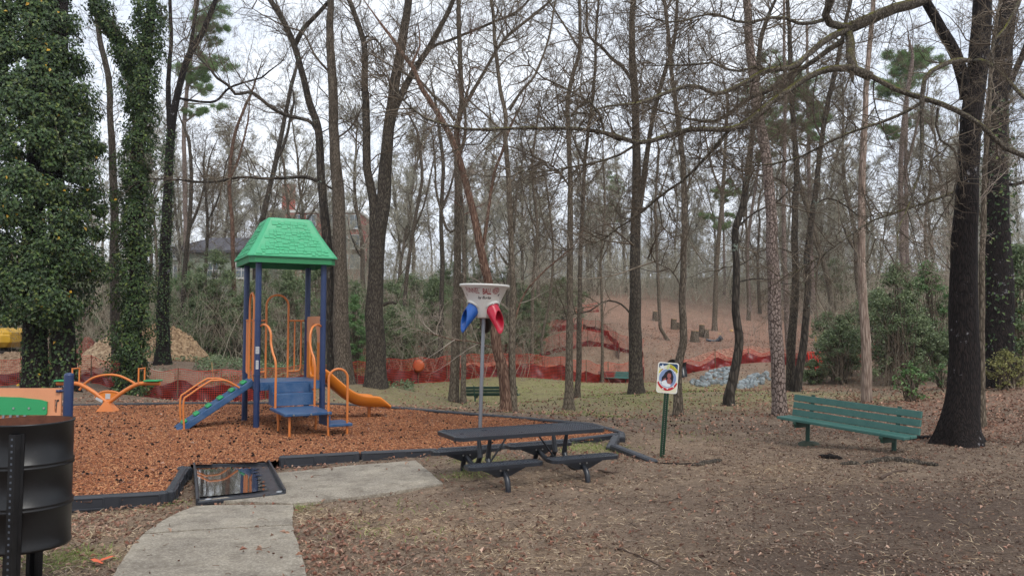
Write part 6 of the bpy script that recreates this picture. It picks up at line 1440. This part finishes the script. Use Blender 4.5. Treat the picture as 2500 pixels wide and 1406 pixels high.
# ------------------------------------------------------------------ pale rocks
M['rock'] = paint('rock', (160,168,170), (104,112,114), .8, 3, 14, .5, dirt=.6)
_nt = M['rock'].node_tree; _oi = nd(_nt, 'ShaderNodeObjectInfo'); _b = _nt.nodes['Principled BSDF']; _src = _b.inputs['Base Color'].links[0].from_socket
_nt.links.new(mixc(_nt, 1.0, _src, ramp(_nt, _oi.outputs['Random'], [(0, (.5,.47,.44)), (.5, (.85,.88,.9)), (1, (1,1,1))]), 'MULTIPLY'), _b.inputs['Base Color'])
rocks = []
g = np.random.default_rng(12)
for i in range(6):
    bm = bmesh.new(); bmesh.ops.create_icosphere(bm, subdivisions=2, radius=.5)
    ax = [(nrm(g.normal(size=(1, 3)))[0], g.uniform(.28, .45)) for _ in range(9)]
    for v_ in bm.verts:
        c = np.array(v_.co)
        for a, d in ax:
            k = c@a
            if k > d: c = c-a*(k-d)
        v_.co = c*np.array([1.1, .9, .75])
    me = bpy.data.meshes.new('rock'); bm.to_mesh(me); bm.free(); me.materials.append(M['rock']); rocks.append(me)
zones = [([(1672, 905), (1700, 897), (1712, 903), (1690, 912), (1672, 912)], 14), ([(1705, 928), (1745, 905), (1775, 898), (1790, 905), (1786, 940), (1750, 938), (1705, 938)], 95), ([(1795, 948), (1830, 918), (1875, 915), (1885, 928), (1850, 944), (1810, 953)], 75), ([(1680, 935), (1740, 930), (1780, 942), (1700, 946)], 26)]
for poly, n_ in zones:
    k = 0
    while k < n_:
        px, py = g.uniform(1670, 1888), g.uniform(895, 955)
        if not inpoly(np.array([px]), np.array([py]), poly)[0]: continue
        q = hit(px, py); o = bpy.data.objects.new('rock', rocks[g.integers(0, 6)]); C.objects.link(o); s_ = g.uniform(.14, .38)
        o.location = (q[0], q[1], g1(q[0], q[1])+.12*s_); o.scale = (s_,)*3; o.rotation_euler = tuple(g.uniform(0, 6, 3)); setp(o, 'pale blue grey rock in the rubble patch below the sagging fence', 'rock', 'pale rocks dumped in the gully'); k += 1
# ------------------------------------------------------------------ stumps and scraps on the slope
M['cut'] = paint('cut_wood', (206,170,118), (176,136,90), .8, 8, 60, .2, dirt=.5)
def stump(px, py, Y, w_, h_, label):
    s_ = Y/F; q = P(px, py, Y); e = empty('tree_stump', (q[0], q[1], g1(q[0], q[1])), label, 'stump'); V, Fc = limbmesh(np.array([[0, 0, -.15], [0, 0, h_*s_*.5], [.02, 0, h_*s_]]), w_*s_/2, w_*s_/2*.92, 14, .35, int(px)); link('trunk', npmesh('trunk', V, Fc, True), 'bark_brown', e)
    mb = MB(); mb.lathe([(0, .012), (w_*s_/2*.93, .01), (w_*s_/2*.9, -.02)], 16, (.02, 0, h_*s_)); mb.build('cut_face', 'cut', e)
stump(1696, 832, 55, 20, 26, 'broad pale topped stump, front left of the group of three'); stump(1713, 826, 57, 14, 30, 'tallest stump at the back of the group of three'); stump(1725, 826, 56.5, 11, 22, 'small stump at the right of the group of three')
stump(1645, 812, 60, 14, 24, 'grey stump left of the crooked trunk on the slope'); stump(1600, 795, 64, 12, 22, 'lone grey stump right of the dark straight trunk'); stump(1668, 820, 58, 12, 26, 'stump half hidden by the crooked trunk')
stump(1656, 812, 60.5, 10, 14, 'low pale stump beside the grey one on the slope')
mb = MB(); q0 = P(1724, 833, 55); pts = [P(px, py, 55)-q0+np.array([0, 0, .12]) for px, py in ((1724, 833), (1736, 836), (1748, 836), (1756, 832), (1762, 828))]; mb.tube(spline(pts, 4), [.09]*9+[.14]*4+[.2]*4, 8)
o = mb.build('black_sack', paint('sack', (62,68,76), (90,98,108), .35, 4, 10, .5)); o.location = tuple(q0); setp(o, 'crumpled black sack lying on the reddish slope', 'sack')
def block(px, py, Y, sz, mat, name, label, cat, rz=0.3):
    q = P(px, py, Y); mb = MB(); mb.box((0, 0, sz[2]/2-.03), sz, rotz(rz), bev=min(sz)*.2); mb.v = [(a*(1+.12*math.sin(9*b_)), b_*(1+.1*math.sin(7*a)), c) for a, b_, c in mb.v]; o = mb.build(name, mat); o.location = (q[0], q[1], g1(q[0], q[1])); setp(o, label, cat)
block(1757, 818, 58, (.28, .2, .2), 'cut', 'wood_chunk', 'yellowish cut wood chunk on the slope right of the stumps', 'wood chunk'); block(1786, 812, 60, (.24, .2, .22), 'cut', 'wood_chunk', 'pale cut wood chunk beside the wavy dark trunk', 'wood chunk', .8)
block(1733, 815, 58, (.34, .18, .12), 'cut', 'wood_chunk', 'flat pale wood chip slab right behind the stumps', 'wood chunk', .1)
def root_(pxs, r, label, mat='bark_dark'):
    pts = spline([hit(*q)+np.array([0, 0, r*.1]) for q in pxs], 5); mb = MB(); n_ = len(pts); mb.tube(pts, r*(.35+.65*np.sin(np.linspace(.15, 2.9, n_)))*(1+.15*np.sin(np.arange(n_)*1.7)), 8); o = mb.build('exposed_root', mat); setp(o, label, 'tree root')
root_([(2112, 1134), (2140, 1128), (2180, 1126), (2230, 1132), (2290, 1138)], .055, 'long low root breaking the soil in front of the leaning bench')
root_([(2052, 1136), (2080, 1134), (2100, 1136)], .045, 'short low root just below the leaning bench')
root_([(2000, 1116), (2030, 1117), (2055, 1122)], .05, 'black charred bark piece under the leaning bench', 'bark_oak')
root_([(2200, 1078), (2240, 1072), (2275, 1070), (2300, 1060)], .05, 'dark root running from the flared oak toward the bench', 'bark_oak')
root_([(1600, 1131), (1650, 1134), (1700, 1132)], .018, 'thin buried root running right from the sign post foot', 'bark_oak')
root_([(1690, 1140), (1720, 1134), (1760, 1124)], .05, 'knobbly bare root between sign post and bench', 'bark_dark')
# survey stake with pink tag, wooden stake
q = P(519, 908, 34.5); mb = MB(); mb.box((0, 0, .32), (.035, .02, .8), roty(-.12)); o = mb.build('wooden_stake', 'cut'); o.location = (q[0], q[1], g1(q[0], q[1])+.15); setp(o, 'leaning wooden stake behind the fence, left of the play tower', 'stake')
q = P(1992, 842, 50); mb = MB(); mb.box((0, 0, .35), (.05, .03, .8)); o = mb.build('marker_stake', paint('yellow_stake', (200,170,60), None, .6)); o.location = (q[0], q[1], g1(q[0], q[1])); setp(o, 'thin yellow marker stake on the slope right of the leaning lichen trunk', 'stake')
q = P(1422, 812, 57); mb = MB(); mb.box((0, 0, .4), (.05, .03, .9), roty(.1)); o = mb.build('marker_stake', paint('pink_stake', (222,90,60), None, .6)); o.location = (q[0], q[1], g1(q[0], q[1])); setp(o, 'small orange marker stake on the hill in the centre', 'stake')

# ------------------------------------------------------------------ earth mounds, boards and the digger at the left
def mound(px, py, Y, wpx, hpx, dpx, cols, label, seed, rough=.12, sc=2.0):
    s_ = Y/F; q = P(px, py, Y); W2, H, D2 = wpx*s_/2, hpx*s_, dpx*s_/2; n_ = 90; u = np.linspace(-1.15, 1.15, n_); X, Y_ = np.meshgrid(u, u); r = np.sqrt(X**2+Y_**2); x = X.ravel()*W2; y = Y_.ravel()*D2
    h = np.clip(1-r.ravel(), -.15, 1)**1 if False else (1-r.ravel())
    h = h*(1+.15*vnoise(x, y, .4, seed)); z = H*np.where(h > 0, 1-(1-np.clip(h, 0, 1)*1.0)**1.35, h*.6)
    lump = vnoise(x, y, sc*.6, seed+1)*.6+np.abs(vnoise(x, y, sc*1.6, seed+2)); z = z+rough*lump*np.clip(h+.2, 0, 1)
    gnd = gz(x+q[0], y+q[1])-g1(q[0], q[1]); z = z+gnd*np.clip(1-h, 0, 1)-.03
    V = np.stack([x, y, z], 1); i = np.arange(n_-1)[:, None]*n_+np.arange(n_-1)[None]; Fc = np.stack([i, i+1, i+n_+1, i+n_], -1).reshape(-1, 4)
    m, nt, b = newmat('earth'); v = coords(nt); n1 = noise(nt, v, 5, 7, .75); vo = voro(nt, v, 7); nt.links.new(ramp(nt, math_(nt, 'MULTIPLY_ADD', vo, .3, math_(nt, 'MULTIPLY', n1, .8)), [(.3, s2l(cols[0])), (.5, s2l(cols[1])), (.75, s2l(cols[2]))]), b.inputs['Base Color']); b.inputs['Roughness'].default_value = .95; bump(nt, b, math_(nt, 'ADD', n1, vo), 1.0, .12)
    o = link('dirt_mound', npmesh('dirt_mound', V, Fc, False), m); o.location = (q[0], q[1], g1(q[0], q[1])); return setp(o, label, 'dirt mound')
mound(395, 888, 39, 240, 92, 200, ((84,62,46), (150,122,92), (200,170,134)), 'tall pile of tan earth behind the ivy columns', 3, .2)
mound(270, 902, 38, 200, 66, 150, ((96,72,54), (160,132,104), (206,180,146)), 'lower shoulder of tan earth left of the tall pile', 4)
mound(213, 868, 43, 76, 60, 80, ((84,44,36), (120,66,54), (150,88,72)), 'small reddish earth heap between the two ivy trees', 5, .06)
mound(20, 930, 37, 300, 62, 150, ((90,70,54), (136,112,88), (180,154,126)), 'rough brown earth bank under the yellow digger', 6)
mound(1230, 905, 47.5, 560, 26, 60, ((96,54,42), (146,92,72), (180,130,106)), 'long ridge of reddish earth piled between the two orange fences', 7, .10)
mound(1820, 900, 49, 330, 22, 60, ((100,62,50), (148,104,86), (182,138,116)), 'low reddish earth ridge behind the sagging fence', 8, .08)
M['ply'] = paint('weathered_plywood', (206,196,170), (150,136,110), .85, 2.5, 20, .3, dirt=.8)
def board(p0, p1, Y, h_, label, name='plywood_board', mat='ply', Y2=None):
    a, b_ = P(p0[0], p0[1], Y), P(p1[0], p1[1], Y2 or Y); d = b_-a; c = (a+b_)/2; mb = MB(); an = math.atan2(d[1], d[0]); L = float(np.hypot(d[0], d[1])); mb.box((0, 0, 0), (L, .04, h_), roty(-math.atan2(d[2], L)), bev=.005); o = mb.build(name, mat); o.location = tuple(c); o.rotation_euler = (R(8), 0, an); setp(o, label, 'board')
board((339, 908), (424, 924), 32.4, .44, 'weathered plywood board leaning behind the seesaw seat'); board((187, 928), (275, 930), 33.2, .42, 'weathered plywood board between the ivy trunks')
for k, (a, b_) in enumerate((((205, 909), (238, 925)), ((216, 901), (262, 917)), ((222, 897), (258, 908)))):
    board(a, b_, 35+k*.6, .16, ['lowest weathered plank in the small heap by the ivy trunk', 'middle weathered plank in the small heap by the ivy trunk', 'topmost weathered plank in the small heap by the ivy trunk'][k], 'plank', 'stake')
# digger
M['yellow'] = paint('digger_yellow', (212,166,44), (160,120,40), .4, 2, 20, .15, dirt=.4); M['dkrub'] = paint('track_rubber', (40,36,34), (80,64,54), .8, 5, 20, .4); M['glass'] = paint('digger_glass', (70,84,92), (50,60,66), .1, 3, 20, .0)
Yd = 41; q = P(0, 845, Yd); ex = empty('excavator', (q[0], q[1], g1(q[0], q[1])), 'yellow tracked excavator partly hidden behind the big ivy mass', 'excavator'); zb = q[2]-g1(q[0], q[1])
ex.location = (q[0], q[1], q[2]-.75)
mb = MB(); mb.box((-1.0, 0, 1.15), (4.2, 2.3, .9), bev=.28); mb.box((.55, 0, 1.42), (1.1, 2.1, .62), bev=.25); mb.build('body', 'yellow', ex)
mb = MB(); mb.box((-2.0, -.6, 2.1), (1.4, 1.0, 1.3), bev=.15); cb_ = mb.build('cab', 'yellow', ex); mb = MB(); mb.box((-2.0, -1.11, 2.2), (1.0, .02, .8)); mb.build('window', 'glass', cb_)
for sy in (-1, 1):
    mb = MB(); pr = [(1.6*math.cos(t) if abs(math.cos(t)) < .8 else 1.5*np.sign(math.cos(t))+.35*math.cos(t), .38*math.sin(t)) for t in np.linspace(0, 2*math.pi, 25)[:-1]]; mb.prism(pr, (-1.0, sy*.9-.25, .32), (1,0,0), (0,0,1), (0,1,0), .5); mb.build('track', 'dkrub', ex, True)
mb = MB(); mb.tube([(-3.2, .4, 1.4), (-4.6, .4, 3.4), (-6.2, .4, 2.8)], [.25, .22, .16], 8); mb.build('boom', 'yellow', ex)
mb = MB(); mb.tube([(.2, -.9, 1.9), (.9, -.9, 1.9), (1.1, -.9, 1.6)], .03, 6); mb.build('hand_rail', 'yellow', ex)
# pale pipe / broken branch in the gap of the ivy
q0 = P(228, 742, 33); mb = MB(); pts = [P(px, py, 33)-q0 for px, py in ((228, 735), (220, 752), (208, 765), (203, 780))]; mb.tube(spline(pts, 4), .05, 6); o = mb.build('broken_branch', 'bark_pale'); o.location = tuple(q0); setp(o, 'short pale broken branch caught in the ivy between the two ivy trees', 'branch')
# ------------------------------------------------------------------ houses behind the trees
M['brick'] = None
m, nt, b = newmat('brick'); v = coords(nt, (1, 1, 1)); bt = nd(nt, 'ShaderNodeTexBrick'); bt.inputs['Scale'].default_value = 4; bt.inputs['Color1'].default_value = (*s2l((150,74,60)), 1); bt.inputs['Color2'].default_value = (*s2l((128,58,48)), 1); bt.inputs['Mortar'].default_value = (*s2l((170,150,140)), 1); bt.inputs['Mortar Size'].default_value = .012
mpn = nd(nt, 'ShaderNodeMapping'); mpn.inputs['Rotation'].default_value = (R(90), 0, 0); tcn = nd(nt, 'ShaderNodeTexCoord'); nt.links.new(tcn.outputs['Object'], mpn.inputs[0]); nt.links.new(mpn.outputs[0], bt.inputs['Vector']); nt.links.new(bt.outputs[0], b.inputs['Base Color']); b.inputs['Roughness'].default_value = .9; M['brick'] = m
M['sage'] = paint('sage_siding', (146,156,138), (120,130,114), .8, 1.5, 10, .1, dirt=.5); M['shingle'] = paint('dark_shingle', (92,90,96), (66,64,70), .85, 2, 14, .3, dirt=.6); M['trim'] = paint('white_trim', (214,214,210), (180,180,176), .6); M['pane'] = paint('window_pane', (112,126,138), (80,92,104), .12, 2, 20, 0)
def house(x0, x1, ytop, ybot, Y, dep, wallm, name, label, roofh=0, roofm='shingle', wins=(), over=.5, chimney=None, band=None, extra=()):
    a = P(x0, ybot, Y); b_ = P(x1, ybot, Y); zt = P(x0, ytop, Y)[2]; zb_ = min(a[2], g1(a[0], Y), g1(b_[0], Y))-1; c = np.array([(a[0]+b_[0])/2, Y, zb_]); W_ = b_[0]-a[0]; H = zt-zb_
    e = empty(name, c, label, 'building'); mb = MB(); mb.box((0, dep/2, H/2), (W_, dep, H)); wl = mb.build('wall', wallm, e)
    if roofh:
        mb = MB(); o_ = over; pr = [(-W_/2-o_, -o_, H), (W_/2+o_, -o_, H), (W_/2+o_, dep+o_, H), (-W_/2-o_, dep+o_, H)]; rd = [(-W_/2+dep*.25, dep/2, H+roofh), (W_/2-dep*.25, dep/2, H+roofh)]
        mb.add(pr+rd, [(0,1,5,4), (1,2,5), (2,3,4,5), (3,0,4), (3,2,1,0)]); mb.add([(p[0], p[1], p[2]-.22) for p in pr]+[(p[0], p[1], p[2]-.003) for p in pr], [(0,1,5,4), (1,2,6,5), (2,3,7,6), (3,0,4,7), (0,3,2,1)]); rf_ = mb.build('roof', roofm, e)
    else:
        mb = MB(); mb.box((0, dep/2, H+.2), (W_+.5, dep+.5, .4)); rf_ = mb.build('roof', 'trim', e)
    for (px, py, ww, hh) in wins:
        q = P(px, py, Y)-c; mb = MB(); mb.box((q[0], -.03, q[2]), (ww+.24, .08, hh+.24)); mb.box((q[0], -.08, q[2]-hh/2-.16), (ww+.4, .14, .08)); w__ = mb.build('window', 'trim', e)
        mb = MB(); mb.box((q[0], -.075, q[2]), (ww, .02, hh)); mb.build('pane', 'pane', w__)
        mb = MB(); mb.box((q[0], -.09, q[2]), (.06, .02, hh)); mb.box((q[0], -.092, q[2]), (ww, .02, .06)); mb.build('glazing_bar', 'trim', w__)
    for (px, py, ww, hh, mt, nm) in extra:
        q = P(px, py, Y)-c; mb = MB(); mb.box((q[0], -.12, q[2]), (ww, .16, hh)); mb.build(nm, mt, e)
    return e
house(405, 640, 612, 735, 68, 9, 'sage', 'house', 'grey green house with dark hipped roof seen between the trunks at the left', 1.7, wins=[(430, 623, .5, .45), (434, 667, .6, 1.3), (520, 660, .9, 1.2), (590, 660, .9, 1.2)])
M['banner_blue'] = paint('banner_blue', (60,110,190), None, .6); M['banner_yellow'] = paint('banner_yellow', (226,206,120), None, .6)
wn = [(px, py, 1.3, 1.9) for py in (541, 590, 638) for px in (675, 727, 760, 800, 838, 866)]
e = house(652, 874, 520, 720, 112, 14, 'brick', 'school_building', 'large red brick building with white windows behind the green roof', 0, wins=wn, extra=[(651, 541, 1.1, 3.2, 'banner_blue', 'banner'), (666, 541, 1.5, 2.6, 'banner_yellow', 'banner'), (705, 515, 2.0, 8.0, 'brick', 'chimney_stack')])
house(2120, 2330, 689, 735, 92, 8, 'trim', 'low_building', 'long low white building on the far rise left of the big oak', .8, 'trim', over=.6)
house(15, 60, 690, 760, 72, 8, 'trim', 'shed', 'white shed glimpsed through the big ivy mass', 1.2)
house(735, 880, 476, 480, 240, 20, 'brick', 'distant_block', 'pale distant block above the brick building', 0) if 0 else None

# ------------------------------------------------------------------ haze volume added to lighten the far wood
m = bpy.data.materials.new('haze'); m.use_nodes = True; nt = m.node_tree; nt.nodes.remove(nt.nodes['Principled BSDF'])
pv = nd(nt, 'ShaderNodeVolumePrincipled'); pv.inputs['Density'].default_value = HAZE; pv.inputs['Color'].default_value = (.86, .88, .9, 1); pv.inputs['Anisotropy'].default_value = .2
nt.links.new(pv.outputs[0], nt.nodes['Material Output'].inputs['Volume']); M['haze'] = m
mb = MB(); mb.box((0, 150, 18), (620, 420, 44)); setp(mb.build('haze', 'haze'), 'thin haze added over the park to pale the distance', 'haze', kind='stuff')
